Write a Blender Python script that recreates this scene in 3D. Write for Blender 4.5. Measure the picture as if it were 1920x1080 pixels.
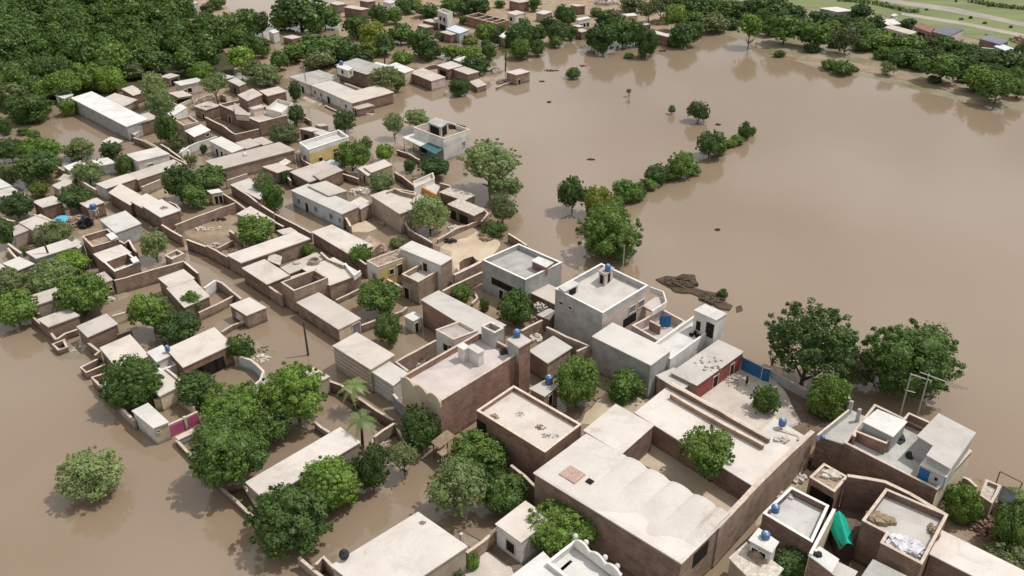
import bpy, bmesh, math, random
from mathutils import Vector, noise
R = math.radians
for o in list(bpy.data.objects): bpy.data.objects.remove(o)
sc = bpy.context.scene
col = sc.collection
# ---------------- camera ----------------
CAMH = 80.0; PITCH = 30.2; FPX = 1700.0
cam_d = bpy.data.cameras.new('camera'); cam = bpy.data.objects.new('camera', cam_d); col.objects.link(cam)
cam.location = (0, 0, CAMH); cam.rotation_euler = (R(90-PITCH), 0, 0)
cam_d.sensor_width = 36; cam_d.lens = 36*FPX/1920; cam_d.clip_start = 1; cam_d.clip_end = 6000
sc.camera = cam
# ---------------- sky, sun, exposure ----------------
SUN_EL = 62.0; SUN_AZ = 76.0       # azimuth measured from +Y towards +X
w = bpy.data.worlds.new('World'); sc.world = w; w.use_nodes = True
nt = w.node_tree; nt.nodes.clear()
wo = nt.nodes.new('ShaderNodeOutputWorld'); bg = nt.nodes.new('ShaderNodeBackground')
sky = nt.nodes.new('ShaderNodeTexSky'); sky.sky_type = 'NISHITA'; sky.sun_disc = False
sky.sun_elevation = R(SUN_EL); sky.sun_rotation = R(SUN_AZ); sky.air_density = 1.2; sky.dust_density = 4.0; sky.ozone_density = 1.0
# thin bright cloud veil mixed over the clear sky
tc = nt.nodes.new('ShaderNodeTexCoord'); mp = nt.nodes.new('ShaderNodeMapping'); mp.inputs['Scale'].default_value = (1.6, 1.6, 4.0)
nz = nt.nodes.new('ShaderNodeTexNoise'); nz.inputs['Scale'].default_value = 2.2; nz.inputs['Detail'].default_value = 6
rp = nt.nodes.new('ShaderNodeValToRGB'); rp.color_ramp.elements[0].position = 0.42; rp.color_ramp.elements[1].position = 0.60
rp.color_ramp.elements[0].color = (0.34,)*3+(1,); rp.color_ramp.elements[1].color = (0.85,)*3+(1,)
mx = nt.nodes.new('ShaderNodeMix'); mx.data_type = 'RGBA'; mx.inputs[7].default_value = (20.0, 19.6, 19.2, 1)
nt.links.new(tc.outputs['Generated'], mp.inputs['Vector']); nt.links.new(mp.outputs[0], nz.inputs['Vector'])
nt.links.new(nz.outputs['Fac'], rp.inputs['Fac']); nt.links.new(rp.outputs[0], mx.inputs[0])
nt.links.new(sky.outputs[0], mx.inputs[6]); nt.links.new(mx.outputs[2], bg.inputs['Color'])
bg.inputs['Strength'].default_value = 0.08
nt.links.new(bg.outputs[0], wo.inputs['Surface'])
sd = bpy.data.lights.new('sun', 'SUN'); sd.energy = 4.3; sd.angle = R(0.6); sd.color = (1, 0.96, 0.91)
sun = bpy.data.objects.new('sun', sd); col.objects.link(sun)
sdir = Vector((math.sin(R(SUN_AZ))*math.cos(R(SUN_EL)), math.cos(R(SUN_AZ))*math.cos(R(SUN_EL)), math.sin(R(SUN_EL))))
sun.rotation_euler = sdir.to_track_quat('Z', 'Y').to_euler(); sun.location = sdir*300
sc.view_settings.view_transform = 'Standard'; sc.view_settings.look = 'None'; sc.view_settings.gamma = 1
sc.view_settings.exposure = -0.52
sc.render.engine = 'CYCLES'
sc.cycles.max_bounces = 6; sc.cycles.transparent_max_bounces = 4

# ---------------- measuring: photograph pixel + height -> world point ----------------
CT, ST = math.cos(R(PITCH)), math.sin(R(PITCH))
ZN = {None:(0,0,1),'a':(0,0,4),'b':(480,0,4),'c':(960,0,4),'d':(1440,0,4),'e':(0,240,4),'f':(480,240,4),'g':(960,240,4),
      'h':(0,500,4),'i':(480,500,4),'j':(960,500,4),'k':(1440,510,4),'l':(0,770,3.483),'m':(480,770,3.483),'n':(960,770,3.483),
      'o':(1440,770,3.483),'p':(300,120,6),'q':(300,300,6),'v':(400,420,6),'y':(680,400,6),'x':(800,540,6),'z':(1360,640,6),
      'w':(780,640,6),'A':(1400,780,3.6),'B':(1660,780,3.6),'s':(0,400,6),'t':(120,640,6),'C':(780,960,4.8),'r':(620,0,4.8)}
def px(zone, x, y):
    a, b, s = ZN[zone]; return a + x/s, b + y/s
def P(x, y, z=0.0):
    u = (x-960)/FPX; v = -(y-540)/FPX
    d = Vector((u, CT + v*ST, -ST + v*CT))
    t = (z - CAMH)/d.z
    return Vector((d.x*t, d.y*t, z))
def ppm(x, y, z=0):   # pixels per metre at that place
    p = P(x, y, z); return FPX/(p-cam.location).length

# ---------------- materials ----------------
M = {}
def mat(name, c1, c2=None, scale=0.6, rough=0.9, detail=6, fine=0.0, course=False, tide=False, bump=0.0, streak=None, c3=None, spec=0.2, objvar=0.12):
    m = bpy.data.materials.new(name); m.use_nodes = True; n = m.node_tree; L = n.links
    bs = n.nodes['Principled BSDF']; bs.inputs['Roughness'].default_value = rough
    bs.inputs['Specular IOR Level'].default_value = spec
    c2 = c2 or tuple(v*0.75 for v in c1)
    g = n.nodes.new('ShaderNodeNewGeometry')
    t = n.nodes.new('ShaderNodeTexNoise'); t.inputs['Scale'].default_value = scale; t.inputs['Detail'].default_value = detail; t.inputs['Roughness'].default_value = 0.62
    L.new(g.outputs['Position'], t.inputs['Vector'])
    r = n.nodes.new('ShaderNodeValToRGB'); e = r.color_ramp.elements
    e[0].position = 0.34; e[0].color = (*c2, 1); e[1].position = 0.62; e[1].color = (*c1, 1)
    if c3:
        k = e.new(0.27); k.color = (*c3, 1); 
    L.new(t.outputs['Fac'], r.inputs['Fac']); out = r.outputs[0]
    def mul(out, facsock, lo, hi, frm=0.0, to=1.0):
        mr = n.nodes.new('ShaderNodeMapRange'); mr.inputs[1].default_value = frm; mr.inputs[2].default_value = to; mr.inputs[3].default_value = lo; mr.inputs[4].default_value = hi
        L.new(facsock, mr.inputs[0])
        v = n.nodes.new('ShaderNodeMix'); v.data_type = 'RGBA'; v.blend_type = 'MULTIPLY'; v.inputs[0].default_value = 1
        cmb = n.nodes.new('ShaderNodeCombineColor'); 
        for i in range(3): L.new(mr.outputs[0], cmb.inputs[i])
        L.new(out, v.inputs[6]); L.new(cmb.outputs[0], v.inputs[7]); return v.outputs[2]
    oi = n.nodes.new('ShaderNodeObjectInfo')
    if objvar: out = mul(out, oi.outputs['Random'], 1-objvar, 1+objvar)
    if fine:
        t2 = n.nodes.new('ShaderNodeTexNoise'); t2.inputs['Scale'].default_value = 5; t2.inputs['Detail'].default_value = 4
        L.new(g.outputs['Position'], t2.inputs['Vector']); out = mul(out, t2.outputs['Fac'], 1-fine, 1+fine, 0.3, 0.7)
    if course:
        mp = n.nodes.new('ShaderNodeMapping'); mp.inputs['Scale'].default_value = (0.35, 0.35, 3.6)
        L.new(g.outputs['Position'], mp.inputs['Vector'])
        t3 = n.nodes.new('ShaderNodeTexNoise'); t3.inputs['Scale'].default_value = 1.6; t3.inputs['Detail'].default_value = 5; t3.inputs['Roughness'].default_value = 0.7
        L.new(mp.outputs[0], t3.inputs['Vector']); out = mul(out, t3.outputs['Fac'], 0.72, 1.22, 0.32, 0.68)
        sp2 = n.nodes.new('ShaderNodeSeparateXYZ'); L.new(g.outputs['Position'], sp2.inputs[0])
        ax = n.nodes.new('ShaderNodeMath'); ax.operation = 'ADD'; L.new(sp2.outputs[0], ax.inputs[0]); L.new(sp2.outputs[1], ax.inputs[1])
        cb = n.nodes.new('ShaderNodeCombineXYZ'); L.new(ax.outputs[0], cb.inputs[0]); L.new(sp2.outputs[2], cb.inputs[1])
        bk = n.nodes.new('ShaderNodeTexBrick'); bk.inputs['Scale'].default_value = 1.0
        bk.inputs['Brick Width'].default_value = 0.5; bk.inputs['Row Height'].default_value = 0.22; bk.inputs['Mortar Size'].default_value = 0.02
        bk.inputs['Color1'].default_value = (1,1,1,1); bk.inputs['Color2'].default_value = (0.8,0.8,0.8,1); bk.inputs['Mortar'].default_value = (0.72,0.72,0.72,1)
        L.new(cb.outputs[0], bk.inputs['Vector'])
        v = n.nodes.new('ShaderNodeMix'); v.data_type = 'RGBA'; v.blend_type = 'MULTIPLY'; v.inputs[0].default_value = 0.7
        L.new(out, v.inputs[6]); L.new(bk.outputs['Color'], v.inputs[7]); out = v.outputs[2]
    if tide:
        sp = n.nodes.new('ShaderNodeSeparateXYZ'); L.new(g.outputs['Position'], sp.inputs[0])
        a = n.nodes.new('ShaderNodeMath'); a.operation = 'MULTIPLY_ADD'; a.inputs[1].default_value = 0.8; a.inputs[2].default_value = -0.4
        L.new(t.outputs['Fac'], a.inputs[0])
        b = n.nodes.new('ShaderNodeMath'); b.operation = 'ADD'; L.new(a.outputs[0], b.inputs[0]); L.new(sp.outputs[2], b.inputs[1])
        out = mul(out, b.outputs[0], 0.52, 1.0, 0.15, 0.70)
    if 'roof' in name or name == 'mud':
        t4 = n.nodes.new('ShaderNodeTexNoise'); t4.inputs['Scale'].default_value = 0.16; t4.inputs['Detail'].default_value = 9; t4.inputs['Roughness'].default_value = 0.7; t4.inputs['Distortion'].default_value = 0.8
        L.new(g.outputs['Position'], t4.inputs['Vector']); out = mul(out, t4.outputs['Fac'], 0.80, 1.04, 0.30, 0.48)
    L.new(out, bs.inputs['Base Color'])
    if bump:
        bp = n.nodes.new('ShaderNodeBump'); bp.inputs['Strength'].default_value = bump; bp.inputs['Distance'].default_value = 0.2
        L.new(t.outputs['Fac'], bp.inputs['Height']); L.new(bp.outputs[0], bs.inputs['Normal'])
    M[name] = m; return m
mat('brick', (0.275,0.188,0.145), (0.180,0.122,0.096), 0.7, course=True, tide=True, fine=0.14)
mat('redbrick', (0.32,0.200,0.152), (0.215,0.132,0.104), 0.7, course=True, tide=True, fine=0.14)
mat('tanbrick', (0.36,0.27,0.205), (0.25,0.18,0.14), 0.7, course=True, tide=True, fine=0.14)
mat('mudwall', (0.40,0.335,0.27), (0.29,0.24,0.19), 0.6, tide=True, fine=0.12)
mat('cream', (0.60,0.52,0.38), (0.47,0.39,0.28), 0.5, tide=True, fine=0.06)
mat('yellow', (0.66,0.52,0.22), (0.52,0.40,0.18), 0.5, tide=True, fine=0.06)
mat('whitewash', (0.66,0.65,0.62), (0.50,0.48,0.44), 0.5, tide=True, fine=0.08)
mat('bluewash', (0.55,0.61,0.66), (0.42,0.46,0.49), 0.5, tide=True, fine=0.08)
mat('greyplaster', (0.40,0.40,0.385), (0.28,0.28,0.27), 0.6, tide=True, fine=0.1)
mat('pinkplaster', (0.60,0.50,0.46), (0.48,0.39,0.35), 0.6, tide=True, fine=0.06)
mat('redpaint', (0.36,0.10,0.09), (0.26,0.08,0.07), 0.8, tide=True, fine=0.1)
mat('mud', (0.491,0.436,0.387), (0.427,0.374,0.327), 0.3, fine=0.08, bump=0.2, c3=(0.36,0.32,0.285))
mat('paleroof', (0.531,0.502,0.464), (0.468,0.440,0.408), 0.26, fine=0.07, bump=0.2, c3=(0.40,0.38,0.36))
mat('creamroof', (0.540,0.493,0.443), (0.477,0.427,0.378), 0.25, fine=0.07, bump=0.2, c3=(0.40,0.36,0.32))
mat('creamroof2', (0.594,0.550,0.503), (0.526,0.480,0.434), 0.22, fine=0.07, bump=0.25, c3=(0.44,0.37,0.31))
mat('greyroof', (0.450,0.440,0.413), (0.342,0.334,0.310), 0.4, fine=0.1, bump=0.2, c3=(0.26,0.26,0.25))
mat('whiteroof', (0.612,0.598,0.576), (0.504,0.488,0.456), 0.35, fine=0.08, c3=(0.38,0.37,0.35))
mat('pinkroof', (0.522,0.458,0.434), (0.432,0.378,0.357), 0.35, fine=0.07, c3=(0.36,0.32,0.30))
mat('rustroof', (0.27,0.15,0.125), (0.20,0.11,0.09), 0.8, fine=0.1)
mat('slateroof', (0.20,0.20,0.23), (0.15,0.15,0.17), 0.8, fine=0.1)
mat('pale_edge', (0.62,0.53,0.44), (0.48,0.39,0.32), 1.4, fine=0.12)  # pale dust tone; the sunlit look of brick tops is painted into it
mat('whitecoping', (0.76,0.75,0.72), (0.62,0.60,0.57), 1.4, fine=0.08)
mat('rubble', (0.40,0.30,0.23), (0.22,0.155,0.12), 1.6, fine=0.25)
mat('palerubble', (0.60,0.55,0.48), (0.40,0.35,0.29), 1.6, fine=0.25)
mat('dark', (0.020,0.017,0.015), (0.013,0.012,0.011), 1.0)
mat('darkwood', (0.07,0.05,0.035), None, 1.0)
mat('wood', (0.20,0.15,0.11), None, 1.0)
mat('concrete', (0.46,0.44,0.41), None, 1.0, fine=0.1)
mat('blueplastic', (0.06,0.15,0.33), (0.045,0.11,0.26), 1.0, rough=0.35, spec=0.5)
mat('bluecap', (0.42,0.52,0.62), None, 1.0, rough=0.35, spec=0.5)
mat('bluepaint', (0.035,0.17,0.37), (0.028,0.13,0.28), 0.8, rough=0.5)
mat('skytarp', (0.10,0.42,0.62), None, 1.0, rough=0.5)
mat('tealtarp', (0.01,0.36,0.25), (0.01,0.29,0.21), 2.0, rough=0.5)
mat('whitecloth', (0.70,0.70,0.74), (0.40,0.38,0.42), 1.6, rough=0.7, objvar=0)
mat('magenta', (0.46,0.10,0.20), (0.33,0.08,0.15), 0.8, rough=0.6)
mat('domegreen', (0.075,0.14,0.07), (0.05,0.10,0.05), 1.2)
mat('darktarp', (0.05,0.055,0.06), (0.03,0.03,0.03), 1.2)
mat('redcloth', (0.50,0.05,0.03), None, 1.0)
mat('tin', (0.60,0.66,0.72), (0.42,0.47,0.52), 1.2, rough=0.45, spec=0.5)
mat('greentin', (0.07,0.15,0.16), (0.045,0.10,0.11), 1.2, rough=0.5)
mat('thatch', (0.30,0.235,0.165), (0.2,0.15,0.10), 2.0, fine=0.3)
mat('skin', (0.25,0.14,0.09), None, 1.0)
mat('bark', (0.11,0.085,0.06), (0.06,0.045,0.035), 2.0)
mat('sand', (0.53,0.44,0.33), (0.42,0.33,0.235), 0.25, fine=0.12, bump=0.4, c3=(0.28,0.215,0.15))
mat('dirt', (0.35,0.27,0.19), (0.24,0.175,0.12), 0.3, fine=0.2, bump=0.5, c3=(0.11,0.13,0.05))
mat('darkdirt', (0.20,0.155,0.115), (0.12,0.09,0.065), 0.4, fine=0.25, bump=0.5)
mat('paving', (0.58,0.52,0.46), (0.44,0.385,0.335), 0.3, fine=0.1, c3=(0.28,0.24,0.20))
mat('wrack', (0.10,0.072,0.05), (0.055,0.04,0.028), 0.8, fine=0.3, bump=0.8)
mat('bankmud', (0.30,0.255,0.19), (0.17,0.155,0.085), 0.09, fine=0.25, bump=0.5, c3=(0.075,0.095,0.03))
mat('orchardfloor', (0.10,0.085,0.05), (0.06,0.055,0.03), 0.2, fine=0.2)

def foliage(name, c, c2):
    m = bpy.data.materials.new(name); m.use_nodes = True; n = m.node_tree; L = n.links; n.nodes.clear()
    out = n.nodes.new('ShaderNodeOutputMaterial'); d = n.nodes.new('ShaderNodeBsdfDiffuse'); tr = n.nodes.new('ShaderNodeBsdfTranslucent')
    gl = n.nodes.new('ShaderNodeBsdfGlossy'); gl.inputs['Roughness'].default_value = 0.45; gl.inputs['Color'].default_value = (0.9,0.95,0.9,1)
    g = n.nodes.new('ShaderNodeNewGeometry'); oi = n.nodes.new('ShaderNodeObjectInfo')
    t = n.nodes.new('ShaderNodeTexNoise'); t.inputs['Scale'].default_value = 0.55; t.inputs['Detail'].default_value = 3
    L.new(g.outputs['Position'], t.inputs['Vector'])
    a = n.nodes.new('ShaderNodeMath'); a.operation = 'ADD'; L.new(t.outputs['Fac'], a.inputs[0])
    b = n.nodes.new('ShaderNodeMath'); b.operation = 'MULTIPLY_ADD'; b.inputs[1].default_value = 0.44; b.inputs[2].default_value = -0.22
    L.new(oi.outputs['Random'], b.inputs[0]); L.new(b.outputs[0], a.inputs[1])
    # each leaf cluster its own tone
    b2 = n.nodes.new('ShaderNodeMath'); b2.operation = 'MULTIPLY_ADD'; b2.inputs[1].default_value = 0.3; b2.inputs[2].default_value = -0.15
    L.new(g.outputs['Random Per Island'], b2.inputs[0])
    a2 = n.nodes.new('ShaderNodeMath'); a2.operation = 'ADD'; L.new(a.outputs[0], a2.inputs[0]); L.new(b2.outputs[0], a2.inputs[1])
    r = n.nodes.new('ShaderNodeValToRGB'); e = r.color_ramp.elements; e[0].position = 0.3; e[1].position = 0.72
    e[0].color = (*c2, 1); e[1].color = (*c, 1)
    L.new(a2.outputs[0], r.inputs['Fac'])
    for q in (d, tr): L.new(r.outputs[0], q.inputs['Color'])
    m1 = n.nodes.new('ShaderNodeMixShader'); m1.inputs[0].default_value = 0.30; L.new(d.outputs[0], m1.inputs[1]); L.new(tr.outputs[0], m1.inputs[2])
    m2 = n.nodes.new('ShaderNodeMixShader'); m2.inputs[0].default_value = 0.025; L.new(m1.outputs[0], m2.inputs[1]); L.new(gl.outputs[0], m2.inputs[2])
    L.new(m2.outputs[0], out.inputs['Surface']); M[name] = m
foliage('leaf_dark', (0.125,0.200,0.046), (0.055,0.100,0.028))
foliage('leaf_green', (0.185,0.285,0.052), (0.085,0.150,0.032))
foliage('leaf_light', (0.235,0.350,0.055), (0.110,0.195,0.035))
foliage('leaf_grey', (0.300,0.375,0.145), (0.170,0.230,0.085))
foliage('leaf_olive', (0.200,0.240,0.090), (0.095,0.130,0.050))
foliage('leaf_yellow', (0.300,0.330,0.060), (0.140,0.180,0.036))

# ---------------- mesh helpers ----------------
def tag(o, label=None, cat=None, group=None, kind=None):
    if label: o['label'] = label
    if cat: o['category'] = cat
    if group: o['group'] = group
    if kind: o['kind'] = kind
    return o
class MB:
    def __init__(s): s.v = []; s.f = []
    def poly_prism(s, pts, z0, z1, top=True, bottom=False, jit=0):
        n = len(pts); b = len(s.v)
        a = sum(pts[i].x*pts[(i+1)%n].y - pts[(i+1)%n].x*pts[i].y for i in range(n))
        if a < 0: pts = pts[::-1]
        for p in pts: s.v.append((p.x, p.y, z0))
        for p in pts: s.v.append((p.x, p.y, z1 + (random.uniform(-jit, jit) if jit else 0)))
        for i in range(n):
            j = (i+1) % n; s.f.append((b+i, b+j, b+n+j, b+n+i))
        if top: s.f.append(tuple(b+n+i for i in range(n)))
        if bottom: s.f.append(tuple(b+n-1-i for i in range(n)))
    def ring(s, outer, inner, z0, z1):
        n = len(outer); b = len(s.v)
        a = sum(outer[i].x*outer[(i+1)%n].y - outer[(i+1)%n].x*outer[i].y for i in range(n))
        if a < 0: outer = outer[::-1]; inner = inner[::-1]
        for L, z in ((outer, z0), (outer, z1), (inner, z1), (inner, z0)):
            for p in L: s.v.append((p.x, p.y, z))
        for k in range(4):
            for i in range(n):
                j = (i+1) % n; k2 = (k+1) % 4
                s.f.append((b+k*n+i, b+k*n+j, b+k2*n+j, b+k2*n+i))
    def box(s, c, ax, hx, hy, z0, z1):   # centre, x-axis direction (2d), half sizes
        ax = Vector((ax[0], ax[1], 0)).normalized(); ay = Vector((-ax.y, ax.x, 0)); c = Vector((c[0], c[1], 0))
        s.poly_prism([c-ax*hx-ay*hy, c+ax*hx-ay*hy, c+ax*hx+ay*hy, c-ax*hx+ay*hy], z0, z1, True, True)
    def tube(s, p0, p1, r0, r1=None, n=8, cap=True):
        r1 = r0 if r1 is None else r1; p0 = Vector(p0); p1 = Vector(p1); d = (p1-p0).normalized()
        u = d.orthogonal().normalized(); w_ = d.cross(u); b = len(s.v)
        for p, r in ((p0, r0), (p1, r1)):
            for i in range(n):
                a = 2*math.pi*i/n; q = p + (u*math.cos(a)+w_*math.sin(a))*r; s.v.append(tuple(q))
        for i in range(n): j = (i+1) % n; s.f.append((b+i, b+j, b+n+j, b+n+i))
        if cap: s.f.append(tuple(b+n+i for i in range(n))); s.f.append(tuple(b+n-1-i for i in range(n)))
    def lathe(s, c, prof, n=16):
        b = len(s.v); c = Vector(c)
        for r, z in prof:
            for i in range(n): a = 2*math.pi*i/n; s.v.append((c.x+r*math.cos(a), c.y+r*math.sin(a), c.z+z))
        for k in range(len(prof)-1):
            for i in range(n): j = (i+1) % n; s.f.append((b+k*n+i, b+k*n+j, b+(k+1)*n+j, b+(k+1)*n+i))
        s.f.append(tuple(b+(len(prof)-1)*n+i for i in range(n)))
    def build(s, name, m, parent=None, smooth=False, off=None):
        me = bpy.data.meshes.new(name); 
        o = bpy.data.objects.new(name, me)
        org = off
        if org is None:
            org = parent_off(parent) if parent else (Vector((sum(v[0] for v in s.v)/len(s.v), sum(v[1] for v in s.v)/len(s.v), 0)))
        me.from_pydata([(v[0]-org.x, v[1]-org.y, v[2]-org.z) for v in s.v], [], s.f)
        me.materials.append(m if not isinstance(m, str) else M[m])
        if smooth:
            for p in me.polygons: p.use_smooth = True
        me.update(); col.objects.link(o)
        if parent: o.parent = parent
        else: o.location = org
        return o
WORLD = {}
def parent_off(p):
    v = Vector((0,0,0))
    while p: v += p.location; p = p.parent
    return v
def empty(name, loc):
    o = bpy.data.objects.new(name, None); o.location = loc; o.empty_display_size = 0.5; col.objects.link(o); return o
def inset(pts, d):
    n = len(pts); a = sum(pts[i].x*pts[(i+1)%n].y - pts[(i+1)%n].x*pts[i].y for i in range(n)); sg = 1 if a > 0 else -1
    out = []
    for i in range(n):
        p, q, r = pts[i-1], pts[i], pts[(i+1)%n]
        e1 = (q-p).to_2d().normalized(); e2 = (r-q).to_2d().normalized()
        n1 = Vector((-e1.y, e1.x))*sg; n2 = Vector((-e2.y, e2.x))*sg
        bis = n1+n2; L = bis.length
        if L < 1e-3: off = n1*d
        else: bis /= L; off = bis*(d/max(0.3, bis.dot(n1)))
        out.append(Vector((q.x+off.x, q.y+off.y, 0)))
    return out

# ---------------- houses ----------------
def B(zone, pts, h, w='brick', r='mud', par=0, base=-1.0, f=(), cop='pale_edge', rw=None):
    q = [P(*px(zone, pts[i], pts[i+1]), h) for i in range(0, len(pts), 2)]
    if len(q) == 3: F, L, Rr = q; q = [F, L, L+Rr-F, Rr]
    q = [Vector((p.x, p.y, 0)) for p in q]
    return dict(q=q, h=h, w=w, r=r, par=par, base=base, f=f, cop=cop, rw=rw)
HG = 'flat-roofed houses of the flooded village'
def build_block(b, root, k=0):
    q, h, par, base = b['q'], b['h']-0.004*k, b['par'], b['base']
    deck = h-par if par else h-0.16
    m = MB(); m.poly_prism(q, base, deck, top=False); m.build('wall', b['w'], root)
    if b['rw']:     # one face painted differently
        for ei, wm, z0, z1 in b['rw']:
            n = len(q); p0, p1 = (q[0], q[1]) if ei == 'l' else (q[0], q[-1])
            nn = face_normal(q, ei); m = MB(); m.poly_prism([p0+nn*0.003, p1+nn*0.003, p1+nn*0.012, p0+nn*0.012], z0, min(z1, deck-0.01), True); m.build('painted_facade', wm, root)
    if par:
        inn = inset(q, 0.24)
        m = MB(); m.ring(q, inn, deck, h-0.05); pr = m.build('parapet', b['w'], root)
        m = MB(); m.ring(inset(q, -0.05), inset(q, 0.29), h-0.05, h+0.03); m.build('pale_edge', b['cop'], pr)  # pale rim, sunlit look of the parapet top put into its colour
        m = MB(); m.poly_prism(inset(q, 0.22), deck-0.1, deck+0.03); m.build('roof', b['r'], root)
    else:
        m = MB(); m.poly_prism(inset(q, -random.uniform(0.10, 0.2)), deck, h, True, True, jit=0.035); m.build('roof', b['r'], root)
    for ft in b['f']: feature(root, q, ft)
def face_normal(q, e):
    p0, p1 = (q[0], q[1]) if e == 'l' else (q[0], q[-1])
    d = (p1-p0).normalized(); n = Vector((d.y, -d.x, 0)); c = sum(q, Vector())/len(q)
    if n.dot((p0+p1)/2 - c) < 0: n = -n
    return n
def feature(root, q, ft):
    e, kind, t, wd, z0, z1 = ft[:6]; pm = ft[6] if len(ft) > 6 else 'dark'; fm = ft[7] if len(ft) > 7 else 'pale_edge'
    p0, p1 = (q[0], q[1]) if e == 'l' else (q[0], q[-1])
    d = (p1-p0).normalized(); n = face_normal(q, e); c = p0 + (p1-p0)*t
    def bx(hw, a, b_, za, zb, mm=None):
        mm = mm or MB(); mm.poly_prism([c-d*hw+n*a, c+d*hw+n*a, c+d*hw+n*b_, c-d*hw+n*b_], za, zb, True, True); return mm
    if kind == 'o':      # verandah bay: flat dark panel painting in the shade of its inside
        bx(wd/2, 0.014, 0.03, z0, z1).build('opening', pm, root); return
    if kind == 'b': bx((p1-p0).length*0.497, 0.013, 0.07, z0, z1).build('moulding', pm, root); return
    m = MB(); hw = wd/2
    for s in (-1, 1):
        cc = c + d*s*(hw+0.06); m.poly_prism([cc-d*0.07+n*0.0, cc+d*0.07+n*0.0, cc+d*0.07+n*0.09, cc-d*0.07+n*0.09], z0, z1, True, True)
    bx(hw+0.13, 0.0, 0.12, z1, z1+0.12, m)
    if kind == 'w': bx(hw+0.13, 0.0, 0.14, z0-0.1, z0, m)
    fr = m.build('window' if kind == 'w' else 'door', fm, root)
    bx(hw, 0.014, 0.045, z0, z1).build('pane' if kind == 'w' else 'door_leaf', pm, fr)
def house(label, blocks, cat='house', name='house', group=HG, extra=None):
    c = sum((b['q'][0]+b['q'][2] for b in blocks), Vector())/(2*len(blocks))
    root = empty(name, Vector((c.x, c.y, 0))); tag(root, label, cat, group)
    for k, b in enumerate(blocks): build_block(b, root, k)
    if extra: extra(root)
    return root
# ---------------- free-standing walls ----------------
def bwall(label, zone, pts, h, w='brick', th=0.3, cop='pale_edge', z0=-1.0, name='boundary_wall', cat='wall', closed=False, jit=0.05, group='boundary walls of the village yards'):
    q = [P(*px(zone, pts[i], pts[i+1]), h) for i in range(0, len(pts), 2)]
    q = [Vector((p.x, p.y, 0)) for p in q]
    if closed: q.append(q[0])
    dense = [q[0]]
    for a, b in zip(q, q[1:]):
        n = max(1, int((b-a).length/1.6))
        for i in range(1, n+1): dense.append(a+(b-a)*i/n)
    lo, hi, zt = [], [], []
    for i, p in enumerate(dense):
        a = dense[max(0, i-1)]; b = dense[min(len(dense)-1, i+1)]; d = (b-a).normalized(); n = Vector((-d.y, d.x, 0))
        lo.append(p-n*th/2); hi.append(p+n*th/2); zt.append(h-0.06+random.uniform(-jit, jit)*1.2)
    def strip(ww, zl, zh):
        m = MB(); k = len(dense)
        for i, p in enumerate(dense):
            c = (lo[i]+hi[i])/2; a = c+(lo[i]-c)*ww; b = c+(hi[i]-c)*ww
            m.v += [(a.x, a.y, zl(i)), (b.x, b.y, zl(i)), (b.x, b.y, zh(i)), (a.x, a.y, zh(i))]
        for i in range(k-1):
            o = i*4
            for s_ in range(4): t_ = (s_+1) % 4; m.f.append((o+s_, o+4+s_, o+4+t_, o+t_))
        m.f.append((0, 1, 2, 3)); o = (k-1)*4; m.f.append((o+3, o+2, o+1, o)); return m
    c = sum(dense, Vector())/len(dense)
    root = empty(name, c); tag(root, label, cat, group)
    strip(1.0, lambda i: z0, lambda i: zt[i]).build('wall', w, root)
    if cop: strip(1.25, lambda i: zt[i], lambda i: zt[i]+0.07).build('pale_edge', cop, root)  # pale top strip: sunlit look of bare brick put into its colour
    return root
# ---------------- ground, water, land ----------------
def big_sheet(name, z, m, ext=2500):
    mb = MB(); mb.v = [(-ext, -300, z), (ext, -300, z), (ext, 2*ext, z), (-ext, 2*ext, z)]; mb.f = [(0, 1, 2, 3)]
    return tag(mb.build(name, m, off=Vector((0, 0, 0))), kind='structure')
big_sheet('ground', -1.2, 'dirt')
wm = bpy.data.materials.new('floodwater'); wm.use_nodes = True; n = wm.node_tree; L = n.links; bs = n.nodes['Principled BSDF']
g = n.nodes.new('ShaderNodeNewGeometry')
t = n.nodes.new('ShaderNodeTexNoise'); t.inputs['Scale'].default_value = 0.018; t.inputs['Detail'].default_value = 5; L.new(g.outputs['Position'], t.inputs['Vector'])
r = n.nodes.new('ShaderNodeValToRGB'); e = r.color_ramp.elements; e[0].position = 0.35; e[1].position = 0.65
e[0].color = (0.245, 0.182, 0.124, 1); e[1].color = (0.262, 0.201, 0.144, 1)
L.new(t.outputs['Fac'], r.inputs['Fac']); L.new(r.outputs[0], bs.inputs['Base Color'])
bs.inputs['Roughness'].default_value = 0.05; bs.inputs['IOR'].default_value = 1.45; bs.inputs['Specular IOR Level'].default_value = 0.7
t2 = n.nodes.new('ShaderNodeTexNoise'); t2.inputs['Scale'].default_value = 1.3; t2.inputs['Detail'].default_value = 4; L.new(g.outputs['Position'], t2.inputs['Vector'])
t3 = n.nodes.new('ShaderNodeTexNoise'); t3.inputs['Scale'].default_value = 0.03; t3.inputs['Detail'].default_value = 2; L.new(g.outputs['Position'], t3.inputs['Vector'])
mr = n.nodes.new('ShaderNodeMapRange'); mr.inputs[1].default_value = 0.35; mr.inputs[2].default_value = 0.65; mr.inputs[3].default_value = 0.05; mr.inputs[4].default_value = 0.15
L.new(t3.outputs['Fac'], mr.inputs[0])
bp = n.nodes.new('ShaderNodeBump'); bp.inputs['Distance'].default_value = 0.12; L.new(mr.outputs[0], bp.inputs['Strength']); L.new(t2.outputs['Fac'], bp.inputs['Height']); L.new(bp.outputs[0], bs.inputs['Normal'])
M['water'] = wm
big_sheet('flood_water', 0.0, 'water')

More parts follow.
